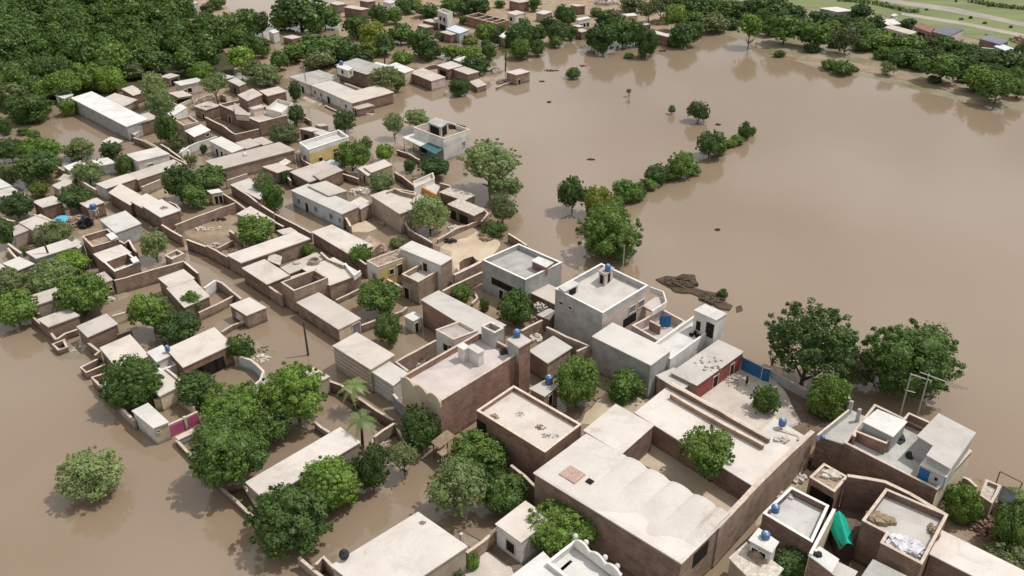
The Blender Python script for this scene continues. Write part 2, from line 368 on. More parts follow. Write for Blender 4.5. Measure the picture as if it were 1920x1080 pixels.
def land(name, zone, pts, z, m, far=False, soft=1.0, kind='structure', label=None, cat=None, grow=0.0, rag=0.35):
    """raised patch with a ragged, sloping shore and slightly uneven top"""
    q = [P(*px(zone, pts[i], pts[i+1]), z) for i in range(0, len(pts), 2)]
    q = [Vector((p.x, p.y, 0)) for p in q]
    dense = []
    n = len(q)
    step = 6.0 if far else 0.9
    for i in range(n):
        a, b = q[i], q[(i+1) % n]; k = max(1, min(400, int((b-a).length/step)))
        for j in range(k):
            p = a+(b-a)*j/k
            f = rag*(step/0.9)**0.5
            v = noise.noise_vector(Vector((p.x*0.4/step, p.y*0.4/step, 3.1)))*f + noise.noise_vector(Vector((p.x*1.3/step, p.y*1.3/step, 7.1)))*f*0.5
            dense.append(p+Vector((v.x, v.y, 0)))
    n = len(dense); o2 = inset(dense, -soft)
    a = sum(dense[i].x*dense[(i+1)%n].y - dense[(i+1)%n].x*dense[i].y for i in range(n))
    if a < 0: dense = dense[::-1]; o2 = o2[::-1]
    bm = bmesh.new()
    t_ = [bm.verts.new((p.x, p.y, z+0.05*noise.noise(p*0.5))) for p in dense]
    l_ = [bm.verts.new((p.x, p.y, -0.25)) for p in o2]
    for i in range(n): j = (i+1) % n; bm.faces.new((l_[i], l_[j], t_[j], t_[i]))
    fc = bm.faces.new(t_); bmesh.ops.triangulate(bm, faces=[fc])
    me = bpy.data.meshes.new(name); bm.to_mesh(me); bm.free(); me.materials.append(M[m])
    o = bpy.data.objects.new(name, me); col.objects.link(o); tag(o, label, cat, kind=kind); return o

# far shore: bank, then fields
land('embankment', None, [1330,50,1400,72,1460,98,1550,128,1640,142,1700,158,1760,174,1830,190,1920,205,2300,290,3400,250,3000,-150,1200,-180,1230,0], 0.35, 'bankmud', far=True, soft=3)
mfd = mat('field', (0.205,0.225,0.105), (0.135,0.165,0.075), 0.03, fine=0.25, c3=(0.33,0.31,0.25), objvar=0)
# stretch the field pattern into strips
nn = mfd.node_tree; tn = [x for x in nn.nodes if x.type == 'TEX_NOISE' and abs(x.inputs['Scale'].default_value-0.03) < 1e-4][0]
mpn = nn.nodes.new('ShaderNodeMapping'); mpn.inputs['Rotation'].default_value = (0, 0, R(43)); mpn.inputs['Scale'].default_value = (0.45, 2.6, 1)
gg = [x for x in nn.nodes if x.type == 'NEW_GEOMETRY'][0]; nn.links.new(gg.outputs['Position'], mpn.inputs['Vector']); nn.links.new(mpn.outputs[0], tn.inputs['Vector'])
land('grass_field', None, [1452,2,1545,16,1640,24,1700,42,1760,52,1850,78,1990,112,3000,200,3000,-200,1300,-200,1400,-30], 0.55, 'field', far=True, soft=3)
mat('track', (0.36,0.335,0.28), (0.28,0.26,0.215), 0.1, fine=0.15)
land('field_track', None, [1600,-8,1700,10,1780,22,1930,52,1930,44,1790,14,1700,2,1610,-16], 0.60, 'track', far=True, soft=0.5, rag=0.2)
land('field_path', None, [1690,28,1800,46,1930,72,1930,66,1800,40,1690,23], 0.60, 'track', far=True, soft=0.5, rag=0.2)
land('shore_path', None, [1440,98,1560,112,1640,124,1700,138,1760,150,1830,166,1930,182,1930,192,1820,178,1700,150,1600,130,1500,112], 0.42, 'dirt', far=True, soft=1.0, rag=0.5)
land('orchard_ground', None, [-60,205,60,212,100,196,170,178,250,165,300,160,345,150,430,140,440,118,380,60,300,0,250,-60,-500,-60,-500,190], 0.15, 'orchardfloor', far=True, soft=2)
land('edge_ground', None, [300,150,345,148,430,138,470,130,520,140,470,60,420,10,330,-30,280,-30,345,40,380,70,440,110], 0.1, 'dirt', far=True, soft=2)
land('grove_ground', None, [480,130,560,150,640,128,700,122,790,125,830,112,780,95,640,100,560,92,490,105], 0.12, 'dirt', far=True, soft=2)
land('village_ground', None, [640,100,780,60,900,60,990,100,1010,80,1080,60,1230,62,1320,60,1330,-40,600,-60,640,20], 0.06, 'dirt', far=True, soft=2)
# dry yards in the village
land('sandy_yard', 'y', [840,350,1000,250,1200,200,1450,190,1520,330,1400,480,1300,540,1050,660,1010,560,1000,430,900,400], 0.45, 'sand')
land('yard_bank', 'y', [700,310,900,180,1150,120,1280,180,1180,260,980,300,860,370], 0.6, 'dirt')
land('dirt_yard', 'q', [220,760,400,700,760,610,860,640,860,780,700,1000,560,960,340,860], 0.4, 'dirt')
land('garden_ground', None, [868,556,905,528,985,545,1000,560,1030,610,985,625,940,610,890,580], 0.35, 'dirt')
land('paved_yard', None, [1330,772,1300,748,1392,690,1440,700,1470,730,1500,790,1440,815,1400,800], 1.0, 'paving', rag=0.15)
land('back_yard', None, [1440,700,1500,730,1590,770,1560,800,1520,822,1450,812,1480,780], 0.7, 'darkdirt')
land('inner_yard', None, [1100,770,1140,735,1200,745,1225,775,1160,800,1090,795], 1.0, 'sand')
land('hall_court', 'n', [700,262,880,110,1440,460,1600,500,1450,690,1300,600], 2.4, 'sand', rag=0.05)
land('front_yard', 'C', [440,380,640,360,840,500,830,700,400,700], 0.5, 'paving', rag=0.15)
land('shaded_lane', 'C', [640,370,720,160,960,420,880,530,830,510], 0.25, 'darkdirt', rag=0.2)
land('rubble_ground', None, [1775,960,1762,900,1800,885,1850,905,1940,940,2000,960,2000,1130,1900,1120,1790,1040], 0.5, 'dirt')
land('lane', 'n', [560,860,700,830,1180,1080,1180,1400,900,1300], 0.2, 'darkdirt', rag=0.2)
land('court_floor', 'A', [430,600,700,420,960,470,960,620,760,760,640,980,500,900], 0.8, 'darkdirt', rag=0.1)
land('alley_ground', 'A', [340,330,420,380,300,500,150,660,80,700,60,620,200,480], 0.18, 'sand', rag=0.3)
land('mud_spit', 'f', [700,700,820,690,900,745,830,770,720,770], 0.12, 'sand', rag=0.3)
land('street_silt', 'i', [0,560,60,600,160,640,90,700,0,720], 0.05, 'bankmud')
land('ruin_silt', 'h', [430,610,560,560,660,620,700,680,600,690,480,690], 0.05, 'bankmud')

# ---------------- heaps ----------------
def heap(label, zone, cx, cy, rx, ry, hgt, m='rubble', n=60, z=0.3, size=(0.12, 0.4), name='rubble_heap', cat='rubble', group=None, stuff=True, seed=0):
    rnd = random.Random(seed+int(cx*7+cy)); x, y = px(zone, cx, cy); s = ZN[zone][2]
    c = P(x, y, z); k = ppm(x, y, z); ax, ay = rx/s/k, ry/s/k/0.6
    mb = MB()
    for i in range(n):
        a = rnd.uniform(0, 6.28); r_ = math.sqrt(rnd.random()); X = c.x+ax*r_*math.cos(a); Y = c.y+ay*r_*math.sin(a)
        zz = z+hgt*(1-r_*r_)*rnd.uniform(0.4, 1); sz = rnd.uniform(*size)
        dd = rnd.uniform(0, 6.28); d1 = Vector((math.cos(dd), math.sin(dd), 0)); d2 = Vector((-d1.y, d1.x, 0))*rnd.uniform(0.4, 0.9)
        tl = rnd.uniform(-0.5, 0.5)*sz
        b = len(mb.v); C_ = Vector((X, Y, 0))
        for q_, zt_ in ((C_-d1*sz-d2*sz, 0), (C_+d1*sz-d2*sz, tl), (C_+d1*sz+d2*sz, tl), (C_-d1*sz+d2*sz, 0)):
            mb.v.append((q_.x, q_.y, zz+sz*0.5+zt_))
        for q_ in (C_-d1*sz-d2*sz, C_+d1*sz-d2*sz, C_+d1*sz+d2*sz, C_-d1*sz+d2*sz): mb.v.append((q_.x, q_.y, z-0.3))
        mb.f += [(b, b+1, b+2, b+3), (b+4, b+5, b+1, b), (b+5, b+6, b+2, b+1), (b+6, b+7, b+3, b+2), (b+7, b+4, b, b+3)]
    o = mb.build(name, m); tag(o, label, cat, group, 'stuff' if stuff else None); return o
# ---------------- water tanks ----------------
def tank(label, zone, x, y, z, r=0.6, hgt=1.3, stand=0.0, m='blueplastic'):
    r *= .82; hgt *= .85
    c = P(*px(zone, x, y), z); root = empty('water_tank', c); tag(root, label, 'water tank', 'water tanks on the roofs')
    mb = MB(); mb.lathe(c+Vector((0,0,stand)), [(r*0.9, 0), (r, 0.08), (r*0.96, hgt*0.25), (r, hgt*0.3), (r*0.96, hgt*0.5), (r, hgt*0.55), (r, hgt*0.78), (r*0.93, hgt*0.86), (r*0.75, hgt*0.95), (r*0.4, hgt)], 18); mb.build('barrel', m, root, smooth=True)
    mb = MB(); mb.lathe(c+Vector((0,0,stand+hgt)), [(r*0.40, 0), (r*0.40, 0.07), (r*0.3, 0.1), (0.05, 0.12)], 14); mb.build('lid', 'bluecap', root, smooth=True)
    if stand:
        mb = MB()
        for dx in (-1, 1):
            for dy in (-1, 1): mb.box((c.x+dx*r*0.75, c.y+dy*r*0.75), (1, 0), 0.12, 0.12, z, z+stand-0.08)
        mb.box((c.x, c.y), (1, 0), r*1.15, r*1.15, z+stand-0.08, z+stand); mb.build('stand', 'concrete', root)
    return root

for zz,pts,m in [('e',[1050,470,1180,430,1260,470,1240,540,1120,500],'dirt'),('p',[430,440,620,420,760,470,640,500],'dirt'),('i',[560,260,640,230,700,250,620,300],'bankmud'),('h',[820,180,900,160,960,210,880,240],'bankmud'),
   ('e',[520,590,620,580,700,640,760,760,620,800,540,740],'dirt'),('a',[1340,620,1500,700,1700,660,1600,760,1400,760],'dirt'),('b',[330,690,420,720,500,770,460,790,380,760],'sand'),('b',[1200,500,1500,520,1700,560,1800,600,1640,620,1300,560],'dirt'),
   ('p',[1480,400,1600,420,1800,430,1750,500,1560,480],'bankmud'),('f',[1250,500,1500,540,1560,620,1400,720,1300,700],'dirt'),('C',[400,200,520,240,560,300,470,330],'bankmud'),('A',[300,420,420,400,440,520,330,560],'bankmud'),
   ('B',[480,430,560,440,640,500,620,560,500,520],'bankmud'),('d',[1100,620,1500,680,1900,800,1900,740,1500,640,1150,590],'bankmud')]:
    land('silt_bank', zz, pts, .10, m, rag=.5, soft=.8)
mat('orange', (0.62,0.28,0.10), None, 0.8)
random.seed(5)
D = lambda e,t,z0=0.1,z1=1.7,w=1.0,*a: (e,'d',t,w,z0,z1)+a
W = lambda e,t,z0=1.0,z1=2.0,w=1.0,*a: (e,'w',t,w,z0,z1)+a
O = lambda e,t,w,z0,z1,*a: (e,'o',t,w,z0,z1)+a
# ======== top left ========
house('very long windowless house with pale roof and bare side wall beside the orchard flood pool', [
  B('a',[950,948,535,735,1105,892],3.9,'greyplaster','whiteroof'), B('a',[952,952,880,915,1180,880],3.6,'brick','mud')])
house('small white flat-topped pavilion with dark openings beneath a rounded tree at the orchard edge', [
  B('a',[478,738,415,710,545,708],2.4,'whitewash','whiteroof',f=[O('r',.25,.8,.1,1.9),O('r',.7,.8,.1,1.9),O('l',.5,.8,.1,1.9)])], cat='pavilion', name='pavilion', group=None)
house('small cream-roofed brick hut left of the tall grey-green trees by the orchard', [B('a',[1000,715,915,665,1078,690],2.6,'brick','creamroof')])
house('low pale shed between the long windowless house and the orchard hut', [B('a',[930,795,760,745,1030,748],2.3,'mudwall','mud')])
house('narrow dark-fronted shed tucked under the orchard edge behind the pale pink house', [B('p',[100,160,0,140,215,125],2.6,'brick','greyroof',f=[O('r',.5,2.5,.2,1.9)])])
house('pale pink plastered house with one square dark window beside the orchard', [B('p',[235,240,165,203,480,192],3.4,'pinkplaster','whiteroof',f=[W('r',.35,1.0,2.2,1.2),W('r',.15,1.0,1.9,.7)])])
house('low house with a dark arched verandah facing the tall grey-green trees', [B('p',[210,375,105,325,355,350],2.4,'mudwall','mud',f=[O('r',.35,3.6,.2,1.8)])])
bwall('curved cream yard wall below the dark arched verandah', 'p',[105,420,200,458,320,405,370,380],1.4,'cream')
bwall('curved cream yard wall around the bare spreading tree', 'p',[380,455,420,395,510,360,590,345],1.6,'cream')
house('small pale hut between the two spreading trees near the orchard corner', [B('p',[740,165,660,145,835,142],2.6,'brick','creamroof')])
house('dark brick hut with a weathered grey roof behind the big two-level brick house', [B('p',[890,245,770,185,962,215],3.2,'brick','greyroof',f=[O('l',.5,1.2,.3,1.9)])])
house('squat brown brick house in front of the bare spreading tree', [B('p',[515,515,385,470,668,465],3.0,'brick','mud',f=[D('l',.3)])])
house('long pale roof house wedged under the tall grey-green trees', [B('a',[1290,870,1240,842,1400,805],2.6,'whitewash','whiteroof')])
house('big two-level brick house with a long upper storey and a brick-walled lower terrace', [
  B('p',[1115,655,660,455,1430,575],3.9,'brick','mud',par=.9,f=[D('l',.75,.2,2.0,1.2)]),
  B('p',[985,410,880,345,1145,342],6.2,'brick','mud',base=3.1), B('p',[1210,355,1125,300,1415,305],6.0,'brick','mud',base=3.1),
  B('p',[1055,508,1010,490,1165,480],4.9,'pinkplaster','mud',base=3.05), B('p',[1370,548,1190,500,1500,440],4.7,'whitewash','whiteroof',par=.8,base=3.0,f=[D('r',.2,3.1,4.0,.9),W('r',.7,3.3,3.9,.7)]),
  B('p',[850,560,840,440,1010,570,1000,575],4.6,'pinkplaster','mud',base=3.06)])
bwall('long brick yard wall in front of the big two-level brick house', 'p',[510,595,700,690,845,792,960,765,1110,728],2.6,'brick')
house('whitewashed house topped by heaps of broken brick, beside the narrow lane', [B('p',[262,692,165,625,430,650],3.7,'mudwall','rubble',par=.6,f=[W('l',.4,1.2,2.2,.8)])])
house('low house with dark doorways behind the white row house with three black doors', [B('p',[385,815,285,750,560,742],3.0,'brick','whiteroof',f=[D('l',.35,.1,2,1.1),D('l',.75,.1,2,1.1),W('r',.8,1.7,2.5,1)])])
bwall('white yard wall running from the narrow lane past the small round tree', 'p',[235,990,320,925,430,880,640,815],2.2,'whitewash',cop='whitecoping')
house('white row house with three black doors facing left', [B('p',[810,992,560,862,938,945],3.2,'whitewash','paleroof',f=[D('l',.72,.1,2,1.1,'dark','whitecoping'),D('l',.5,.1,2,1.1,'dark','whitecoping'),D('l',.28,.1,2,1.1,'dark','whitecoping')]),
  B('p',[970,950,860,885,1122,902],3.0,'mudwall','mud',f=[O('r',.6,1.5,.3,1.5)]), B('p',[1165,907,1050,847,1260,880],2.9,'mudwall','mud')])
bwall('white walled enclosure with washing beside the narrow lane', 'p',[225,1000,260,940,330,980],1.6,'whitewash',cop='whitecoping')
house('very long mud-roofed brick house right of the dark round trees', [B(None,[413,317,387,301.5,551,281],3.2,'tanbrick','mud')])
house('small brick hut with dark doorway below the yellow house, with a scrappy annexe', [B(None,[520,323.5,493,312.5,548,316.5],2.8,'brick','mud',f=[D('l',.5)])])
house('low dark-walled brick house behind the white house with blue-grey windows', [B(None,[580,340.5,545,322,642,319],2.9,'brick','mud')])
def rails(root):
    pass
house('yellow house with a railed white roof edge and pale left wall near the open water', [
  B(None,[579,280.5,561,267,654,256],4.4,'whitewash','whiteroof',par=.9,f=[D('r',.25,.2,1.7,1.0),D('r',.62,.2,1.7,1.0),W('l',.5,1.2,2.2,.8)],rw=[('r','yellow',-.3,3.3)],cop='whitecoping')])
house('three joined white-walled rooms behind the yellow house with the railed roof', [
  B('p',[1705,757,1575,725,1830,742],3.2,'brick','mud',f=[O('l',.5,1.5,.4,2)]), B('p',[1830,805,1735,772,1925,775],3.6,'whitewash','mud'), B('p',[1800,700,1745,680,1890,690],2.8,'mudwall','mud')])
# ======== top centre ========
house('long whitewashed row of rooms with an open inner court beside the open water', [
  B('b',[720,772,600,718,1028,690],3.2,'whitewash','mud',f=[W('l',.4,1.1,2,.8)],rw=[('r','brick',-.5,3)]),
  B('b',[598,717,412,636,745,680],3.2,'whitewash','paleroof',f=[D('l',.3,.1,2,1.3),W('l',.6,1.1,2,.8),W('l',.85,1.1,2,.8)]),
  B('b',[400,634,250,575,625,582],3.3,'whitewash','greyroof',f=[D('l',.35,.1,2,1.2)])])
bwall('thin pale wall closing the inner court of the long whitewashed row', 'b',[665,622,835,685],3.1,'greyplaster')
house('tiny brick gatehouse with a dark doorway at the foot of the long whitewashed row', [B('b',[765,818,720,800,882,790],2.1,'brick','mud',f=[D('l',.4,.1,1.6,.9)])])
house('large dark brown hall with a tiny white room on its roof corner', [
  B('b',[830,556,600,485,985,505],4.3,'brick','greyroof'), B('b',[690,528,605,498,725,508],6.4,'whitewash','whiteroof',base=4.25,f=[W('l',.5,4.9,5.9,1),W('r',.5,4.9,5.9,.8)])])
tank('dark blue water tank on the tiny white roof room of the dark brown hall', 'b',640,485,6.45,.7,1.2)
house('cream and pale green house just right of the large dark brown hall', [B('b',[1115,545,985,492,1180,520],3.8,'cream','whiteroof'), B('b',[1010,515,880,480,1030,498],3.6,'cream','whiteroof')])
house('long low brick house with a pale pink end wall at the water edge', [B('b',[1315,607,1150,540,1418,577],2.9,'brick','mud',rw=[('r','pinkplaster',-.5,2.6)])])
house('house with a pale pink roof slab beside a cream-roofed annexe at the water edge', [
  B('b',[1440,518,1360,488,1545,490],3.2,'brick','pinkroof',f=[O('l',.5,3,.3,2.2)]), B('b',[1590,557,1480,517,1672,537],2.9,'brick','creamroof'), B('b',[1560,472,1480,445,1640,448],3.2,'mudwall','whiteroof')])
house('low flooded hut behind the round dark waterside tree', [B('b',[1660,652,1600,612,1728,632],1.7,'tanbrick','mud')])
house('last small brick house at the point where the village meets the open water', [B('c',[30,562,-40,540,132,536],3.0,'tanbrick','mud',f=[D('r',.25,.1,1.5,.9)])])
heap('grey rubble of a collapsed hut between the waterside trees', 'b',1790,530,50,35,1.0,'palerubble',50)
heap('tumbled brick shore rubble beside the last waterside house', 'b',1860,610,60,25,.6,'rubble',40)
# ======== far village (zone r: 620,0) ========
house('far red-brown block with a pale roof standing in open flood near the top edge', [B('r',[275,88,120,62,342,76],3.6,'brick','mud')])
house('far flat house with pale overhanging roof at the left of the far flooded group', [B('r',[60,45,-10,25,142,32],3.0,'tanbrick','mud')])
house('far beige house cut by the top edge of the picture above the red-brown block', [B('r',[330,16,260,2,402,6],3.4,'brick','mud')])
house('far white-walled house with bright roof at the top edge between two tree clumps', [B('r',[540,30,470,12,592,14],3.2,'whitewash','whiteroof')])
house('tall white and pale blue two-storey house in the middle of the far village', [
  B('r',[1048,128,960,95,1098,108],6.5,'whitewash','whiteroof',par=.8,f=[W('l',.3,3.6,5,1.2),W('l',.7,3.6,5,1.2),O('l',.5,4,.5,2.4,'dark')]), B('r',[1000,190,930,165,1040,180],3.2,'bluewash','paleroof'), B('r',[1160,300,1040,258,1242,268],3.2,'bluewash','tin',f=[D('r',.5,.2,2,1)])])
house('far low brick house left of the pale blue annexe', [B('r',[1080,312,985,287,1155,297],2.8,'brick','mud')])
house('far tiny brown room with pale roof left of the tall white two-storey house', [B('r',[860,247,780,226,922,236],2.8,'brick','mud'), B('r',[930,205,830,180,1000,195],2.6,'brick','mud')])
house('long roofless red brick building with bare partition walls in the far village', [B('r',[1490,212,1215,142,1605,182],3.4,'redbrick','bankmud',par=2.2)],
  extra=lambda root: None)
for i,(x0,y0,x1,y1) in enumerate([(1290,165,1400,140),(1360,183,1470,155),(1430,200,1540,170)]):
    bwall(['first','middle','last'][i]+' bare brick cross wall inside the long roofless building, counted from the left','r',[x0,y0,x1,y1],3.3,'redbrick',group='cross walls of the roofless building')
house('far white house with two dark windows beside the roofless brick building', [B('r',[1660,135,1590,112,1745,115],3.8,'whitewash','mud',f=[W('l',.5,1.4,2.6,1.4),W('r',.5,1.4,2.4,1)])])
house('far dark red house at the top edge above the roofless building', [B('r',[1700,22,1615,4,1785,10],3.4,'redbrick','mud')])
house('bright white-roofed house standing between two far dark trees', [B('c',[240,107,182,95,298,88],3.0,'mudwall','whiteroof')])
house('far small brown box house with pale roof near the top edge', [B('c',[490,47,440,36,548,41],3.2,'brick','mud')])
house('far white building with a row of dark windows facing the open lake', [B('c',[500,152,478,141,588,134],4.0,'whitewash','whiteroof',f=[W('r',.2,1.2,2.6,1),W('r',.5,1.2,2.6,1),W('r',.8,1.2,2.6,1)])])
house('far low pale-roofed house hidden behind the lakeside willow trees', [B('c',[765,196,732,181,835,180],2.6,'brick','mud')])
house('far mint-walled house behind the lakeside trees', [B('c',[855,122,828,105,942,114],3.2,'cream','whiteroof')])
house('far pale-roofed house peeping over the lakeside trees on the right', [B('c',[1000,188,905,166,1040,178],2.8,'brick','mud')])
house('red-brown waterside house with a bright flat roof under the right lakeside trees', [B('c',[1170,276,1040,241,1205,266],3.2,'redbrick','creamroof')])
house('far brown house at the left of the far lakeside group near the top edge', [B('c',[30,12,-20,2,118,4],3.2,'redbrick','mud')])
house('far tiny pale hut at the water edge, topmost of two between the lakeside trees', [B('c',[500,202,460,190,535,196],2.6,'brick','mud')])
house('far tiny pale hut at the water edge, lowest of two between the lakeside trees', [B('c',[520,241,478,223,566,230],2.6,'brick','mud')])
house('far small flat hut half hidden between tree crowns left of the lake', [B('c',[190,225,150,211,216,212],2.4,'brick','mud')])
house('far pale cube house at the very left of the lakeside tree group', [B('b',[1870,290,1820,268,1925,258],3.0,'tanbrick','whiteroof')])
house('far white-roofed house at the top edge beside the orchard', [B('a',[1400,38,1320,16,1485,18],3.2,'whitewash','whiteroof')])
house('far tiny brown hut between orchard and the small pale-roofed hut', [B('a',[1450,190,1415,175,1505,176],2.8,'brick','mud')])
house('small pale-roofed dark-walled hut at the right end of the orchard', [B('a',[1560,238,1490,211,1638,215],3.0,'brick','creamroof',f=[O('l',.5,1.5,.3,2)])])
house('small white hut in the far grove left of a low pale roof', [B('b',[130,250,95,232,172,236],3.4,'whitewash','whiteroof')])
house('low pale roof almost hidden in the far grove', [B('b',[270,292,205,276,336,276],2.2,'brick','mud')])
heap('far pale heap of broken masonry at the top edge of the far village', 'c',700,25,80,20,1.6,'palerubble',60,size=(.3,1))
heap('far brown masonry rubble around the sparse dark tree', 'c',1130,170,70,30,1.2,'rubble',60,size=(.3,.9))
# ======== far right bank ========
house('reddish farmhouse with dark verandahs and a slate grey roof on the far right bank', [
  B('d',[1065,258,878,205,1112,238],3.4,'pinkplaster','mud',f=[O('l',.25,4,.4,2.5),O('l',.7,4,.4,2.5)]), B('d',[1215,242,1100,200,1255,205],3.8,'redbrick','rustroof',f=[O('l',.5,3.5,.4,2.7)]), B('d',[1360,268,1232,238,1468,218],3.8,'redbrick','slateroof',f=[O('l',.5,6,.4,2.6)],rw=[('r','pinkplaster',0,3.4)])],cat='farmhouse')
house('white-roofed farm building behind the reddish farmhouse on the far right bank', [B('d',[900,187,842,150,995,178],3.2,'tanbrick','whiteroof')])
house('long low white shed among the trees of the far right bank near the top edge', [B('d',[520,88,390,60,645,80],3.0,'greyplaster','whiteroof')])
house('long purple-grey roofed shed on the far right bank beside the white tarpaulins', [B('d',[1740,332,1590,290,1805,306],2.8,'brick','slateroof')])
house('white and pale blue shelter at the right edge of the far bank, nearer the fields', [B('d',[1790,382,1700,347,1838,362],2.4,'greyplaster','tin')])
house('tiny white-roofed shelter at the right edge of the far bank, nearer the water', [B('d',[1785,412,1735,390,1818,397],2.2,'greyplaster','whiteroof')])
heap('rust-red heap of straw and brick at the right edge of the far bank', 'd',1885,315,40,30,1.6,'rubble',40,z=.5,size=(.3,.9))
bwall('long pale wall running behind the trees of the far right bank', 'd',[1450,322,1560,350,1710,366],1.8,'whitewash',cop='whitecoping')
house('pale kiosk beside the white field marker near the green fields', [B('d',[945,122,922,112,972,112],3,'whitewash','whiteroof')])
# ======== left, zone e ========
house('long pale house with a bright white end wall beside the flooded lane', [B('e',[1035,247,950,197,1265,192],3.3,'whitewash','paleroof',f=[W('r',.35,1.6,1.9,1.2)])])
house('long cream-roofed house running from the narrow lane to the dark round trees', [B('e',[1035,387,965,345,1372,275],2.9,'tanbrick','creamroof')])
house('pale house with white lane wall, left of the first brown brick house on the lane', [B('e',[795,452,725,417,1022,377],3.0,'tanbrick','creamroof',rw=[('l','whitewash',-.5,2.8)])])
bwall('whitewashed lane wall below the light green round tree', 'e',[420,280,500,335,640,415,725,465],1.6,'mudwall')
house('first of three brown brick houses in a row along the lane, smallest and highest up', [B('e',[975,572,820,482,1056,507],3.0,'brick','creamroof')])
house('middle of three brown brick houses in a row along the lane', [B('e',[1070,597,985,550,1182,537],3.2,'brick','creamroof')])
house('last and largest of three brown brick houses in a row along the lane', [B('e',[1205,667,1070,582,1347,617],3.6,'brick','paleroof')])
bwall('pinkish brick wall between the largest lane house and the dirt yard', 'q',[170,728,840,480],2.4,'tanbrick')
bwall('long brown lane wall beside the dirt yard, with a gap', 'q',[20,728,245,862],2.2,'brick')
bwall('curved brown lane wall around the corner of the dirt yard', 'q',[300,893,522,972],2.3,'brick')
bwall('straight brown lane wall from the dirt yard down to the long mud-roofed house', 'q',[525,962,760,1088],2.6,'brick')
bwall('thin pale-topped wall running down behind the small cream-roofed hut and dark tree', 'q',[690,365,840,455,960,545],2.0,'brick')
bwall('tall brown wall of the second lane above the small cream-roofed hut', 'q',[800,275,1000,400,1130,500,1280,600],2.6,'brick')
bwall('brown lane wall in front of the yard of the white house with blue-grey windows', 'q',[1275,600,1480,700,1700,820],2.0,'brick')
bwall('short thin wall right of the small cream-roofed hut', 'q',[1280,690,1390,750],1.8,'brick')
house('small cream-roofed hut just above the dark round tree in the dirt yard', [B('q',[1190,708,865,605,1015,525,1285,680],2.6,'mudwall','creamroof')])
house('small white two-door outhouse beside the light green bush', [B('q',[580,375,535,345,700,355],2.8,'cream','whiteroof',f=[D('r',.35,.3,2,.7),D('r',.75,.3,2,.7)])])
house('low pale roof at the second lane above the fluffy green tree, striped with mud', [B('q',[1120,440,800,275,1000,205,1190,330,1190,400],2.4,'brick','paleroof')])
bwall('short brick stub wall with pale top inside the dirt yard', 'q',[780,790,860,840,920,900],1.6,'brick')
bwall('low brick pen wall at the lower end of the dirt yard', 'q',[650,985,820,900],1.2,'brick')
house('pale roofed house left of the light green tree in the lane corner', [B('e',[520,317,480,286,645,275],2.8,'whitewash','whiteroof'), B('e',[740,282,680,242,865,262],2.6,'whitewash','whiteroof')])
heap('white scattered plaster debris beside the pale roofed house in the lane corner', 'e',815,320,35,35,.7,'palerubble',50)
house('small tan house with thatch-coloured roof just left of the flooded lane bend', [B('e',[440,455,395,430,535,412],2.6,'mudwall','creamroof')])
house('brown brick cube house left of the dark ball-shaped tree', [B('e',[320,592,250,550,466,552],3.0,'brick','creamroof')])
house('brown brick cube house right of the dark ball-shaped tree', [B('e',[655,595,600,562,778,556],3.0,'brick','creamroof')])
house('wide tan house with a stepped dirt-stained roof left of the light blue tarpaulin', [B('s',[362,182,215,100,600,88],3.2,'mudwall','creamroof'), B('s',[160,247,145,155,345,175],2.9,'mudwall','creamroof')])
house('grey-white house with a smooth roof beside the lane, next to the rubble yard', [B('s',[1300,216,1130,70,1582,112],3.5,'greyplaster','whiteroof')])
house('long grey-green walled house behind the leaning utility pole', [B('s',[410,503,300,432,862,362],3.3,'greyplaster','paleroof')])
house('tiny pale annexe between the grey-green house and the tall ruined brick house', [B('s',[880,390,800,333,940,350],3.1,'mudwall','creamroof')])
house('pale-roofed brick house at the left edge, behind the green shrubs', [B('s',[200,637,35,562,378,565],2.9,'brick','paleroof')])
house('pale house cut by the left picture edge beside the brick house with green shrubs', [B('s',[-10,700,-150,610,92,630],2.9,'brick','paleroof')])
def canopy(zone, pts, z, th=.12, m='whiteroof', legs=True):
    def f(root):
        q = [P(*px(zone, pts[i], pts[i+1]), z) for i in range(0,6,2)]; q = [q[0],q[1],q[1]+q[2]-q[0],q[2]]; q = [Vector((p.x,p.y,0)) for p in q]
        mb = MB(); mb.poly_prism(q, z-th, z, True, True); mb.build('canopy', m, root)
    return f
house('tall ruined brick house with a rubble-strewn walled roof', [B('s',[1040,378,922,258,1335,290],4.4,'brick','rubble',par=1.2)], extra=canopy('s',[1250,300,1188,240,1330,268],4.75))
house('brick house with a half-roofed top and an open debris-filled front room', [B('s',[1165,542,1060,455,1465,440],4.2,'brick','creamroof'), B('s',[1290,655,1168,547,1567,547],4.2,'brick','palerubble',par=1.9,cop='whitecoping')], extra=canopy('s',[1500,560,1462,510,1567,530],4.55))
bwall('long pinkish brick wall running right from the half-roofed brick house', None,[214,526,345,489],2.8,'tanbrick')
bwall('short dark wall end at the lane corner below the pale green tree', None,[345,490,371,512],2.6,'brick')
house('very long low house with mud roof behind the bushy light green tree', [B(None,[64,573,51,557,210,524],3.0,'mudwall','creamroof',f=[W('r',.95,1,1.6,.6)])])
house('small pale ruin with open roof beside the lane, below the pale green tree', [B('e',[1290,985,1235,955,1380,940],1.8,'mudwall','palerubble',par=.8)])
house('blue-white roofed shed at the left edge above the dark tree', [B('e',[-10,455,-100,400,78,432],3.2,'greyplaster','whiteroof'), B('e',[60,540,-60,470,170,490],3.0,'greyplaster','paleroof')])
heap('heap of grey tarpaulin and junk on the rubble yard behind the ruined brick house', 'e',640,715,45,30,1.6,'darktarp',60,z=.6,name='junk_heap',cat='junk heap')
heap('brown rubble and earth of the collapsed yard behind the ruined brick house', 'e',590,700,110,50,.9,'rubble',160,z=.3)
bwall('thin pale wall corner jutting toward the left edge below the tan stepped house', 's',[90,340,160,390,240,450],1.8,'mudwall')
